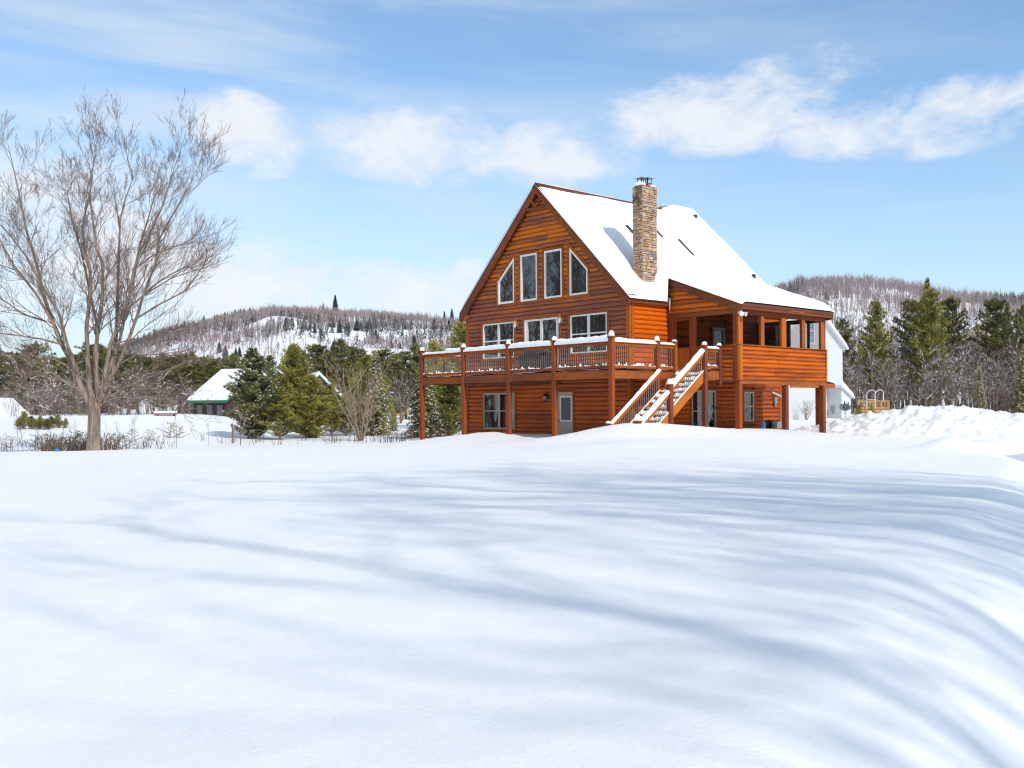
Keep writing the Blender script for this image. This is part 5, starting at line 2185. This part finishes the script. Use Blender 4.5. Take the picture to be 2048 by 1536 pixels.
# ------------------------------------------------------------------ the big bare maple at left
mx_, my_ = spot(187, 37.0)
mz = gz(mx_, my_) - .15
maple = empty('maple_tree', (mx_, my_, mz), 'large many stemmed bare maple standing in the snow at left', 'tree')
B = Branches(99)
DM = 37.0
SC = DM / FPX


def mp_(u, v, dep):
    if v < 812:
        v = 812 - (812 - v) * (.87 if v < 700 else .93)
        u = 187 + (u - 187) * .93
    s_ = (u - 187) * SC
    return Vector((RT[0] * s_ + FW[0] * dep, RT[1] * s_ + FW[1] * dep, vz(u, v, DM) - mz))


def trunk_tube(pts, rad_):
    B.big.tube(pts, rad_, 10, False)


trunk_tube([mp_(187, 912, 0), mp_(187, 890, 0), mp_(187, 865, 0), mp_(188, 835, 0), mp_(190, 815, .02)], [.33, .27, .23, .225, .20])
trunk_tube([mp_(181, 905, .22), mp_(180, 870, .2), mp_(182, 835, .14), mp_(184, 815, .1)], [.22, .18, .16, .12])
trunk_tube([mp_(195, 905, -.1), mp_(194, 870, -.1), mp_(195, 835, -.08), mp_(198, 805, -.1)], [.20, .16, .14, .11])
stems = [
    ([(187, 828), (169, 783), (152, 733), (138, 700), (131, 672), (117, 626), (94, 560), (79, 475), (68, 420), (59, 366), (42, 290), (33, 225)], .165, -.9),
    ([(160, 745), (152, 700), (150, 672), (136, 602), (112, 545), (85, 480), (40, 420), (-5, 380)], .10, -1.5),
    ([(185, 815), (174, 771), (169, 700), (166, 630), (169, 560), (168, 494), (156, 440), (150, 393), (160, 320), (167, 273), (153, 215)], .145, .9),
    ([(192, 815), (197, 790), (192, 747), (190, 700), (194, 642), (204, 560), (205, 481), (191, 448), (186, 412), (180, 358), (172, 311), (185, 250), (178, 205)], .14, .3),
    ([(198, 812), (206, 790), (216, 747), (223, 691), (220, 630), (218, 560), (224, 453), (224, 371), (226, 322), (243, 267), (234, 222)], .135, 1.5),
    ([(200, 810), (210, 780), (218, 736), (229, 672), (258, 602), (276, 560), (284, 503), (298, 462), (328, 412), (353, 358), (364, 311), (383, 258)], .13, -.7),
    ([(204, 800), (222, 765), (251, 724), (274, 665), (300, 611), (319, 560), (342, 494), (353, 440), (383, 404), (410, 355), (421, 330)], .105, -1.6),
    ([(186, 815), (180, 760), (182, 690), (178, 620), (150, 520), (128, 440), (110, 370), (96, 300), (100, 255)], .11, 1.8),
    ([(196, 805), (212, 740), (236, 660), (248, 590), (262, 500), (270, 430), (290, 370), (300, 320), (318, 270)], .10, 1.2),
    ([(117, 626), (90, 560), (50, 500), (18, 430), (-5, 370), (-30, 300)], .075, -1.2),
]
limbs = [
    ([(208, 806), (234, 790), (265, 772), (328, 747), (398, 722), (440, 716)], .06, -.9), ([(293, 618), (351, 586), (410, 556), (450, 500), (462, 482)], .045, -.8),
    ([(131, 672), (90, 660), (40, 652), (-20, 646), (-60, 630)], .05, -.6), ([(117, 626), (60, 606), (20, 575), (-25, 540)], .05, -.4), ([(173, 783), (140, 766), (110, 743), (88, 735), (70, 742)], .045, -.3),
    ([(251, 724), (300, 706), (360, 704), (420, 690)], .04, -1.2), ([(229, 672), (270, 660), (330, 650), (372, 640)], .035, .3), ([(258, 602), (300, 560), (360, 520), (430, 495)], .04, .2),
    ([(152, 733), (110, 712), (60, 705), (0, 702)], .04, -.2), ([(206, 790), (240, 800), (300, 792), (352, 800), (385, 822)], .04, -.5), ([(284, 503), (330, 470), (385, 450), (430, 440)], .03, -.4), ([(319, 560), (370, 530), (420, 505), (455, 520)], .03, -.9),
]
rm = random.Random(3)
ANCH = []


def grow_stem(pl, r0, dep, nb, lmin, lmax, lv):
    n = len(pl)
    pts = []
    d0 = 0.0
    big_ = r0 > .06
    if ANCH and math.hypot(pl[0][0] - 190, pl[0][1] - 812) > 22:
        d0 = min(ANCH, key=lambda a: (a[0] - pl[0][0]) ** 2 + (a[1] - pl[0][1]) ** 2)[2]
    for i, (u, v) in enumerate(pl):
        f_ = i / (n - 1)
        dd_ = d0 + dep * (f_ ** .8) * (1 + .15 * math.sin(i * 1.7))
        pts.append(mp_(u, v, dd_))
        if big_:
            if i:
                pu, pv, pd0 = last
                for q in range(1, 7):
                    ANCH.append((pu + (u - pu) * q / 6, pv + (v - pv) * q / 6, pd0 + (dd_ - pd0) * q / 6))
            last = (u, v, dd_)
    r0 *= .66
    rad_ = [r0 * (1 - f_) ** .95 + .010 for f_ in [i / (n - 1) for i in range(n)]]
    B.big.tube(pts, rad_, 8 if r0 > .06 else 6, False)
    for j in range(nb):
        f_ = .25 + .75 * (j + rm.random()) / nb
        k = n - 1
        i = min(int(f_ * k), k - 1)
        q = pts[i].lerp(pts[i + 1], f_ * k - i)
        dd = (pts[i + 1] - pts[i]).normalized()
        ax = Vector((rm.gauss(0, 1), rm.gauss(0, 1), rm.gauss(0, .6)))
        ax = (ax - dd * ax.dot(dd)).normalized()
        an = rm.uniform(.28, .62)
        nd = dd * math.cos(an) + ax * math.sin(an)
        L = rm.uniform(lmin, lmax) * (1.1 - .45 * f_)
        B.grow(q, nd, L, rad_[i] * rm.uniform(.25, .42) + .004, lv, .26, .88, .0036, .003)
    return pts


for (pl, r0, dep) in stems:
    grow_stem(pl, r0, dep, 16, 1.0, 2.5, 3 if r0 > .06 else 2)
for (pl, r0, dep) in limbs:
    grow_stem(pl, r0, dep, 13, .8, 1.9, 2)
B.big.build('trunk', 'bark').parent = maple
B.tw.build('crown', 'twig').parent = maple
sn = B.snow_mesh()
for (u, v, dep, w_) in ((190, 812, .12, .13),):
    p = mp_(u, v, dep)
    snow_lump(sn, p.x, p.y, p.z - .1, w_ * .8, w_ * .8, w_ * 1.8, int(u), 8)
o = sn.build('branch_snow', 'roofsnow', None, True)
o.parent = maple
o['kind'] = 'stuff'
for o in maple.children:
    o.location = (0, 0, 0)

# ------------------------------------------------------------------ yard trees across the driveway (outside the picture, they throw the shadows on the lawn)
for k, (x, y, H) in enumerate([(41, -25.4, 27), (45, -22.6, 29), (38, -20.2, 26), (46, -18.8, 30), (40, -17.8, 25), (42, -19.8, 26), (36, -18.6, 22)]):
    plant('yard', x, y, H, 'yard_maple', 'bare maple across the driveway whose shadow crosses the lawn', 'tree', 'bare maples across the driveway', wide=.7)
# trees of the woods in front of the cabin, mirrored in its windows
for k, (x, y, H, pr_) in enumerate([(-28, -18, 14, 'wood'), (-33, -26, 16, 'wood'), (-24, -28, 15, 'wood'), (-38, -38, 17, 'wood'), (-52, -27, 18, 'bushy_a'), (-30, -42, 16, 'wood'), (-20, -36, 15, 'wood')]):
    if pr_ == 'wood':
        plant(pr_, x, y, H, 'bare_tree', 'bare roadside tree left of the picture, mirrored in the gable windows', 'tree', 'bare roadside trees left of the picture')
    else:
        plant(pr_, x, y, H, 'pine_tree', 'roadside pine left of the picture, mirrored in the gable windows', 'tree', 'roadside pines left of the picture', wide=1.2)

# ------------------------------------------------------------------ saplings, weeds and brush at the left
def weed_mesh(seed, n, hmin, hmax, spread, branch=.5, lean=.25):
    r_ = random.Random(seed)
    b_ = MB()
    for k in range(n):
        x, y = r_.gauss(0, spread), r_.gauss(0, spread)
        h = r_.uniform(hmin, hmax)
        lx_, ly_ = r_.gauss(0, lean) * h, r_.gauss(0, lean) * h
        m1 = (x + lx_ * .4, y + ly_ * .4, h * .55)
        tp = (x + lx_, y + ly_, h)
        b_.tube([(x, y, -.15), m1, tp], [.011, .008, .004], 3, False)
        for j in range(int(branch * 6)):
            f_ = r_.uniform(.3, .95)
            q = Vector((x, y, -.15)).lerp(Vector(tp), f_)
            a = r_.uniform(0, 6.28)
            L = h * r_.uniform(.1, .3)
            b_.tube([tuple(q), (q.x + math.cos(a) * L * .6, q.y + math.sin(a) * L * .6, q.z + L)], [.005, .0025], 3, False)
    return b_


sap = [weed_mesh(300 + k, 1, 1.3, 2.1, .02, 1.6, .06).mesh('sapling', M['weed']) for k in range(4)]
gl = 'thin leafless sapling stem poking out of the snow at left'
rl = random.Random(44)
for (u, D) in [(6, 38), (14, 38.5), (24, 39), (8, 40), (35, 38.5), (49, 38.3), (70, 38.2), (76, 38.4), (98, 38.3), (101, 38.6), (118, 39), (143, 38.6), (150, 39.5), (160, 38.8), (212, 38.4), (239, 38.6), (265, 39), (268, 39.6), (338, 43), (347, 43.5), (352, 44), (418, 46), (560, 48), (594, 49), (648, 50), (330, 41)]:
    x, y = spot(u, D)
    o = bpy.data.objects.new('sapling', rl.choice(sap))
    C.objects.link(o)
    o.location = (x, y, gz(x, y))
    s_ = rl.uniform(.45, 1.0)
    o.scale = (s_, s_, s_)
    o.rotation_euler = (0, 0, rl.uniform(0, 6.28))
    tag(o, gl, 'sapling', 'sapling stems in the snow at left')
x, y = spot(480, 47.5)
plant('bare_b', x, y, 2.4, 'young_tree', 'slender young leafless tree in front of the snowy spruce', 'tree', wide=.55)
b_ = MB()
x, y = spot(466, 50)
b_.box(x - .05, x + .05, y - .05, y + .05, gz(x, y) - .2, gz(x, y) + .85)
tag(b_.build('fence_post', 'bark'), 'short bare wooden stake in the snow left of the young tree', 'post')

wd = MB()
rl = random.Random(61)
for k in range(230):
    r1 = rl.random()
    if r1 < .45:
        u, D = rl.uniform(85, 235), rl.uniform(37.8, 43)
    elif r1 < .75:
        u, D = rl.uniform(650, 930), rl.uniform(48, 53)
    elif r1 < .88:
        u, D = rl.uniform(0, 330), rl.uniform(39, 50)
    else:
        u, D = rl.uniform(220, 640), rl.uniform(44, 56)
    x, y = spot(u, D)
    z = gz(x, y)
    wm_ = weed_mesh(1000 + k, rl.randint(2, 5), .18, .75 if r1 < .75 else .5, .12, .6, .35)
    wd.add([(p[0] + x, p[1] + y, p[2] + z) for p in wm_.v], wm_.f)
o = wd.build('dry_brush', 'weed')
tag(o, 'dry weed stalks and brush sticking out of the snow', None, None, 'stuff')
# dense brown brush under the forest edges
br = MB()
for k in range(900):
    if k % 2:
        u, D = rl.uniform(1660, 2150), rl.uniform(97, 112)
    else:
        u, D = rl.uniform(-120, 470), rl.uniform(82, 100)
    x, y = spot(u, D)
    z = gz(x, y)
    wm_ = weed_mesh(3000 + k, 2, .8, 3.2, .5, .7, .3)
    br.add([(p[0] + x, p[1] + y, p[2] * 1.0 + z) for p in wm_.v], wm_.f)
o = br.build('forest_brush', 'twig_far')
tag(o, 'leafless undergrowth along the forest edges', None, None, 'stuff')

# ------------------------------------------------------------------ white neighbouring house at right
WX, WY = spot(1684, 75)
GW = 8.8
wh = empty('white_house', (WX - 4, WY - 5, -2.5), 'white clapboard house with snowy roof behind the porch', 'house')
ya0, ya1, yam = WY - GW, WY, WY - GW / 2
ZEv = 3.15
PT = .66
ZPk = ZEv + GW / 2 * PT
wf = side(WX)
b_ = MB()
b_.prism([(ya0, -3.0), (ya1, -3.0), (ya1, ZEv), (yam, ZPk), (ya0, ZEv)], wf, -9, -.03)
wcore = b_.build('gable_wall', 'clap', wh)
z = -2.6
while z < ZPk - .15:
    zt = z + .125

    def hi(q):
        return min(ya1, yam + (ZPk - q) / PT)

    def lo(q):
        return max(ya0, yam - (ZPk - q) / PT)
    b_ = MB()
    b_.hexa([wf(lo(z), z, -.03), wf(hi(z), z, -.03), wf(hi(z), z, .022), wf(lo(z), z, .022), wf(lo(zt), zt, -.03), wf(hi(zt), zt, -.03), wf(hi(zt), zt, .002), wf(lo(zt), zt, .002)])
    b_.build('clapboard', 'clap', wcore)
    z += .125
b_ = MB()
b_.box(WX - .1, WX + .045, WY - .12, WY + .03, -2.8, ZEv)
b_.build('corner_board', 'whiteplastic', wh)
for sg in (1, -1):
    b_ = MB()
    ye = yam + sg * (GW / 2 + .35)
    ze = ZPk + .12 - (GW / 2 + .35) * PT
    b_.prism([(yam, ZPk + .12), (ye, ze), (ye, ze - .16), (yam, ZPk - .04)], side(WX), -9.3, .38)
    rf = b_.build('roof', 'whiteplastic', wh)
    b_ = MB()
    b_.prism([(yam, ZPk + .125), (ye, ze + .005), (ye - sg * .08, ze + .24), (yam, ZPk + .40)], side(WX), -9.2, .30)
    b_.build('roof_snow', 'roofsnow', rf)
    b_ = MB()
    b_.prism([(yam, ZPk - .05), (ye, ze - .17), (ye, ze - .34), (yam, ZPk - .22)], side(WX), .02, .06)
    b_.build('rake_board', 'whiteplastic', rf)


def wwin(mp, a0, a1, z0, z1, parent, rows=2, cols=3):
    b_ = MB()
    p = poly_rect(a0, a1, z0, z1)
    b_.ring(offset_poly(p, .12), offset_poly(p, -.06), mp, -.02, .05)
    zc = (z0 + z1) / 2
    b_.prism([(a0, zc - .03), (a1, zc - .03), (a1, zc + .03), (a0, zc + .03)], mp, -.01, .04)
    for h_ in (0, 1):
        za, zb_ = (z0, zc) if h_ == 0 else (zc, z1)
        for i in range(1, cols):
            a = a0 + (a1 - a0) * i / cols
            b_.prism([(a - .012, za), (a + .012, za), (a + .012, zb_), (a - .012, zb_)], mp, -.01, .03)
        for i in range(1, rows):
            q = za + (zb_ - za) * i / rows
            b_.prism([(a0, q - .012), (a1, q - .012), (a1, q + .012), (a0, q + .012)], mp, -.01, .028)
    w_ = b_.build('window', 'whiteplastic', parent)
    g = MB()
    g.prism(offset_poly(p, -.04), mp, -.01, .012)
    g.build('pane', 'glass', w_)


wwin(wf, yam - .45, yam + .45, 3.2, 5.0, wh)
# one-storey entry in front of the right corner
ex0, ex1, ey0, ey1 = WX, WX + 1.15, WY - 2.1, WY - .8
zf, zbk = -.10, -.72
b_ = MB()
b_.hexa([(ex0, ey0, -3), (ex1, ey0, -3), (ex1, ey1, -3), (ex0, ey1, -3), (ex0, ey0, zf), (ex1, ey0, zf), (ex1, ey1, zbk), (ex0, ey1, zbk)])
en = b_.build('entry', 'clap', wh)
z = -2.6
while z < zf - .2:
    b_ = MB()
    b_.hexa([(ex0, ey0 - .022, z), (ex1, ey0 - .022, z), (ex1, ey0, z), (ex0, ey0, z), (ex0, ey0 - .004, z + .12), (ex1, ey0 - .004, z + .12), (ex1, ey0, z + .12), (ex0, ey0, z + .12)])
    b_.build('clapboard', 'clap', en)
    z += .125
b_ = MB()
q0, q1, sl_ = ey0 - .25, ey1 + .25, (zbk - zf) / (ey1 - ey0)
za, zc = zf + sl_ * -.25, zbk + sl_ * .25
b_.prism([(q0, za + .01), (q1, zc + .01), (q1, zc + .13), (q0, za + .13)], side(0), ex0 - .02, ex1 + .22)
er = b_.build('entry_roof', 'whiteplastic', wh)
b_ = MB()
b_.prism([(q0 + .05, za + .135), (q1 - .03, zc + .135), (q1 - .12, zc + .36), (q0 + .12, za + .42)], side(0), ex0, ex1 + .18)
b_.build('roof_snow', 'roofsnow', er)
wwin(side(ex1), ey0 + .16, ey0 + .50, -1.75, -.95, en, 1, 1)
wwin(side(ex1), ey0 + .70, ey0 + 1.04, -1.75, -1.02, en, 1, 1)
b_ = MB()
b_.box(ex0 + .35, ex0 + .6, ey0 - .14, ey0 - .025, -1.75, -1.35)
b_.box(ex0 + .42, ex0 + .53, ey0 - .10, ey0 - .025, -1.95, -1.75)
b_.build('utility_box', 'greymetal', en)
x, y = spot(1612, 70)
plant('shrub', x, y, 1.8, 'leafless_bush', 'brown leafless bush in front of the white house wall', 'bush', wide=.8)

# ------------------------------------------------------------------ satellite dish
x, y = spot(1690, 62)
z0 = gz(x, y)
zd = vz(1690, 815, 62)
ds = empty('satellite_dish', (x, y, z0), 'grey satellite dish on a pole in the snow before the white house', 'satellite dish')
b_ = MB()
b_.tube([(x, y, z0 - .3), (x, y, zd - .1), (x - .05, y + .1, zd)], [.03, .03, .03], 8)
b_.build('pole', 'greymetal', ds)
nd = Vector((.55, -.75, .35)).normalized()
a_ = nd.cross(Vector((0, 0, 1))).normalized()
c2 = a_.cross(nd)
vs, fs = [], []
rings = [(0, 0), (.12, .012), (.22, .04), (.32, .085)]
for r_, dpt in rings[1:]:
    for k in range(18):
        th = k * math.pi / 9
        p = Vector((x, y, zd)) + (a_ * math.cos(th) * r_ * 1.08 + c2 * math.sin(th) * r_ * .78) + nd * dpt
        vs.append(tuple(p))
vs.append((x, y, zd))
for i in range(2):
    for k in range(18):
        k2 = (k + 1) % 18
        fs.append((i * 18 + k, i * 18 + k2, (i + 1) * 18 + k2, (i + 1) * 18 + k))
for k in range(18):
    fs.append((k, (k + 1) % 18, 54))
b_ = MB()
b_.add(vs, fs)
do = b_.build('dish', plain('dish_grey', (.10, .12, .13), .5), ds, True)
do.modifiers.new('thick', 'SOLIDIFY').thickness = .015
b_ = MB()
p = Vector((x, y, zd)) - c2 * .22
q = Vector((x, y, zd)) + nd * .42 - c2 * .12
b_.tube([tuple(p), tuple(q)], [.014, .014], 6)
b_.tube([tuple(q - nd * .02), tuple(q + nd * .08)], [.035, .03], 8)
b_.build('feed_arm', 'greymetal', ds)

# ------------------------------------------------------------------ pool deck with ladder
x0, y0 = spot(1716, 88)
x1, y1 = spot(1777, 88)
pz0 = min(gz(x0, y0), gz(x1, y1))
pd_ = empty('pool_deck', ((x0 + x1) / 2, (y0 + y1) / 2, pz0), 'fresh pine pool deck with railing near the forest edge', 'deck')
ztop = vz(1750, 801, 88)
dirv = Vector((x1 - x0, y1 - y0, 0))
for k in range(5):
    p = Vector((x0, y0, 0)) + dirv * (k / 4)
    b_ = MB()
    b_.box(p.x - .06, p.x + .06, p.y - .06, p.y + .06, pz0 - .3, ztop + .02)
    b_.build('post', 'pinefence', pd_)
for zz, hh in ((ztop, .10), (ztop - .62, .10), (ztop - .82, .16)):
    b_ = MB()
    b_.bar((x0, y0, zz - hh / 2), (x1, y1, zz - hh / 2), .05, hh)
    b_.build('rail', 'pinefence', pd_)
for k in range(1, 22):
    p = Vector((x0, y0, 0)) + dirv * (k / 22)
    b_ = MB()
    b_.bar((p.x, p.y, ztop - .65), (p.x, p.y, ztop - .05), .04, .05, (1, 0, 0))
    b_.build('baluster', 'pinefence', pd_)
b_ = MB()
bx2 = Vector((x0, y0, 0)) + dirv * .02
b_.hexa([(x0, y0 + .1, ztop - 1.3), (x1, y1 + .1, ztop - 1.3), (x1 - 1.5, y1 + 2, ztop - 1.3), (x0 - 1.5, y0 + 2, ztop - 1.3), (x0, y0 + .1, ztop - .7), (x1, y1 + .1, ztop - .7), (x1 - 1.5, y1 + 2, ztop - .7), (x0 - 1.5, y0 + 2, ztop - .7)])
b_.build('platform', 'pinefence', pd_)
lx0, ly0 = spot(1746, 89)
ld = empty('pool_ladder', (lx0, ly0, ztop - .7), 'white curved pool ladder rising above the pine deck', 'ladder')
for k, off in enumerate((-.55, .2)):
    p = Vector((lx0 + RT[0] * off, ly0 + RT[1] * off, ztop - .7))
    rv = Vector((RT[0], RT[1], 0))
    pts = [p, p + Vector((0, 0, 1.35)), p + rv * .25 + Vector((0, 0, 1.62)), p + rv * .55 + Vector((0, 0, 1.66)), p + rv * .75 + Vector((0, 0, 1.45)), p + rv * .72 + Vector((0, 0, .7))]
    b_ = MB()
    b_.tube([tuple(q) for q in pts], [.035] * 6, 7)
    b_.build('hand_rail', 'whiteplastic', ld, True)
for k in range(3):
    p = Vector((lx0 - RT[0] * .55, ly0 - RT[1] * .55, ztop - .5 + k * .3))
    b_ = MB()
    b_.bar(p, p + Vector((RT[0], RT[1], 0)) * .75, .08, .04)
    b_.build('step', 'whiteplastic', ld)
gl = 'small evergreen bush standing before the pine pool deck'
for u in (1718, 1743):
    x, y = spot(u, 86)
    plant('pine_a', x, y, 1.1, 'evergreen_bush', gl, 'bush', 'evergreen bushes at the pool deck', wide=1.1)

# ------------------------------------------------------------------ green-roofed cabin at left
gc = empty('green_roof_cabin', (*spot(420, 76), -1.9), 'dark brown cabin with green roof edges under snow behind the spruce', 'house')
ax_ = Vector((*((np.array(spot(447, 73.5)) - np.array(spot(357, 75.5)))), 0)).normalized()       # eave direction
bx_ = Vector((-ax_.y, ax_.x, 0))                                                               # away from us
O = Vector((*spot(447, 73.5), 0))


def gp_(a, b2, z):
    p = O + ax_ * a + bx_ * b2
    return (p.x, p.y, z)


ze_, zr_ = vz(447, 803, 73.5), vz(440, 744, 76)
Lx = -3.75
b_ = MB()
b_.hexa([gp_(Lx + .3, .5, -3), gp_(-.2, .5, -3), gp_(-.2, 7, -3), gp_(Lx + .3, 7, -3), gp_(Lx + .3, .5, ze_), gp_(-.2, .5, ze_), gp_(-.2, 7, ze_), gp_(Lx + .3, 7, ze_)])
b_.add([gp_(-.2, .5, ze_), gp_(-.2, 7, ze_), gp_(-.2, 3.75, zr_), gp_(-.5, .5, ze_), gp_(-.5, 7, ze_), gp_(-.5, 3.75, zr_)], [(0, 1, 2), (3, 5, 4), (0, 2, 5, 3), (1, 4, 5, 2)])
gw = b_.build('wall', 'darklog', gc)
for k in range(3):
    b_ = MB()
    a0 = Lx + .7 + k * 1.0
    b_.hexa([gp_(a0, .44, -2.6), gp_(a0 + .55, .44, -2.6), gp_(a0 + .55, .5, -2.6), gp_(a0, .5, -2.6), gp_(a0, .44, ze_ - .25), gp_(a0 + .55, .44, ze_ - .25), gp_(a0 + .55, .5, ze_ - .25), gp_(a0, .5, ze_ - .25)])
    b_.build('window', 'glass', gw)
b_ = MB()
for (c0, c1, z0_, z1_) in ((0.0, 3.75, ze_, zr_), (7.5, 3.75, ze_, zr_)):
    b_.hexa([gp_(Lx, c0, z0_ - .08), gp_(.3, c0, z0_ - .08), gp_(.3, c1, z1_ - .08), gp_(Lx, c1, z1_ - .08), gp_(Lx, c0, z0_ + .06), gp_(.3, c0, z0_ + .06), gp_(.3, c1, z1_ + .06), gp_(Lx, c1, z1_ + .06)])
grf = b_.build('roof', 'greentrim', gc)
b_ = MB()
for (c0, c1) in ((.08, 3.75), (7.4, 3.75)):
    b_.hexa([gp_(Lx + .05, c0, ze_ + .065), gp_(.22, c0, ze_ + .065), gp_(.22, c1, zr_ + .065), gp_(Lx + .05, c1, zr_ + .065), gp_(Lx + .1, c0 + .05, ze_ + .30), gp_(.18, c0 + .05, ze_ + .30), gp_(.18, c1, zr_ + .32), gp_(Lx + .1, c1, zr_ + .32)])
b_.build('roof_snow', 'roofsnow', grf)
# second gable of the same cabin, seen among the pines
O2 = Vector((*spot(640, 76), 0))
zp2, ze2 = vz(640, 749, 76), vz(668, 778, 76)
hw2 = 2.0


def gp2(a, b2, z):
    p = O2 + Vector((RT[0] * .94 + FW[0] * .34, RT[1] * .94 + FW[1] * .34, 0)) * a + Vector((FW[0] * .94 - RT[0] * .34, FW[1] * .94 - RT[1] * .34, 0)) * b2
    return (p.x, p.y, z)


b_ = MB()
b_.prism([(-hw2, -3), (hw2, -3), (hw2, zp2 - .12 - hw2 * 1.02), (0, zp2 - .12), (-hw2, zp2 - .12 - hw2 * 1.02)], lambda a, h, o: gp2(a, o, h), .3, 6)
g2 = b_.build('gable_wall', 'darklog', gc)
for sg in (1, -1):
    b_ = MB()
    xa = sg * (hw2 + .35)
    zz = zp2 - (hw2 + .35) * 1.02
    b_.prism([(0, zp2), (xa, zz), (xa, zz - .13), (0, zp2 - .13)], lambda a, h, o: gp2(a, o, h), .15, 6.2)
    r2_ = b_.build('gable_roof', 'greentrim', gc)
    if True:
        b_ = MB()
        b_.prism([(0, zp2 + .01), (xa, zz + .01), (xa, zz + .26), (0, zp2 + .26)], lambda a, h, o: gp2(a, o, h), .25, 6.2)
        b_.build('roof_snow', 'roofsnow', r2_)
# red bench-like rail by the cabin
p0, p1 = Vector((*spot(310, 72), 0)), Vector((*spot(352, 72), 0))
zz = vz(330, 828, 72)
bn = empty('red_table', ((p0.x + p1.x) / 2, (p0.y + p1.y) / 2, zz - .6), 'low red wooden table under snow left of the dark cabin', 'table')
b_ = MB()
b_.bar((p0.x, p0.y, zz), (p1.x, p1.y, zz), .6, .10)
b_.build('table_top', 'redwood', bn)
for f_ in (.1, .9):
    p = p0.lerp(p1, f_)
    b_ = MB()
    b_.box(p.x - .06, p.x + .06, p.y - .06, p.y + .06, zz - 1.2, zz - .05)
    b_.build('leg', 'redwood', bn)
b_ = MB()
b_.bar((p0.x, p0.y, zz + .14), (p1.x, p1.y, zz + .14), .56, .16)
b_.build('snow_cap', 'roofsnow', bn)
# sheds: one at the far left edge and one between the pines
for (u, D, w_, vt, vb, nm_, lb) in ((-18, 84, 3.2, 795, 836, 'red_shed', 'red shed with snow roof cut by the left picture edge'), (790, 110, 2.6, 786, 826, 'tan_shed', 'small tan shed with snowy roof in the gap between the pines')):
    x, y = spot(u, D)
    zt, zb_ = vz(u, vt, D), vz(u, vb, D) - .8
    sh = empty(nm_, (x, y, zb_), lb, 'shed')
    f = lambda a, h, o: (x + RT[0] * a + FW[0] * o, y + RT[1] * a + FW[1] * o, h)
    zev = zt - w_ * .55
    b_ = MB()
    b_.prism([(-w_ / 2, zb_), (w_ / 2, zb_), (w_ / 2, zev), (-w_ / 2, zev)], f, 0, 3.5)
    b_.build('wall', 'redwood' if nm_ == 'red_shed' else 'pinefence', sh)
    b_ = MB()
    b_.prism([(-w_ / 2 - .2, zev), (w_ / 2 + .2, zev), (0, zt)], f, -.2, 3.7)
    b_.build('roof_snow', 'roofsnow', sh)
# cabin roof high in the right forest
x, y = spot(1978, 210)
zt = vz(1978, 628, 210)
hc = empty('hillside_cabin', (x, y, zt - 6), 'pale cabin gable among the trees high on the right', 'house')
f = lambda a, h, o: (x + RT[0] * a + FW[0] * o, y + RT[1] * a + FW[1] * o, h)
b_ = MB()
b_.prism([(-2.5, zt - 14), (2.5, zt - 14), (2.5, zt - 2.2), (0, zt - .3), (-2.5, zt - 2.2)], f, 0, 6)
b_.build('wall', plain('tan_siding', (.5, .40, .28), .7), hc)
b_ = MB()
b_.prism([(-4.5, zt - 3.2), (0, zt), (3.0, zt - 2.4), (3, zt - 2.6), (0, zt - .25), (-4.5, zt - 3.5)], f, -.4, 6.4)
b_.build('roof_snow', 'roofsnow', hc)
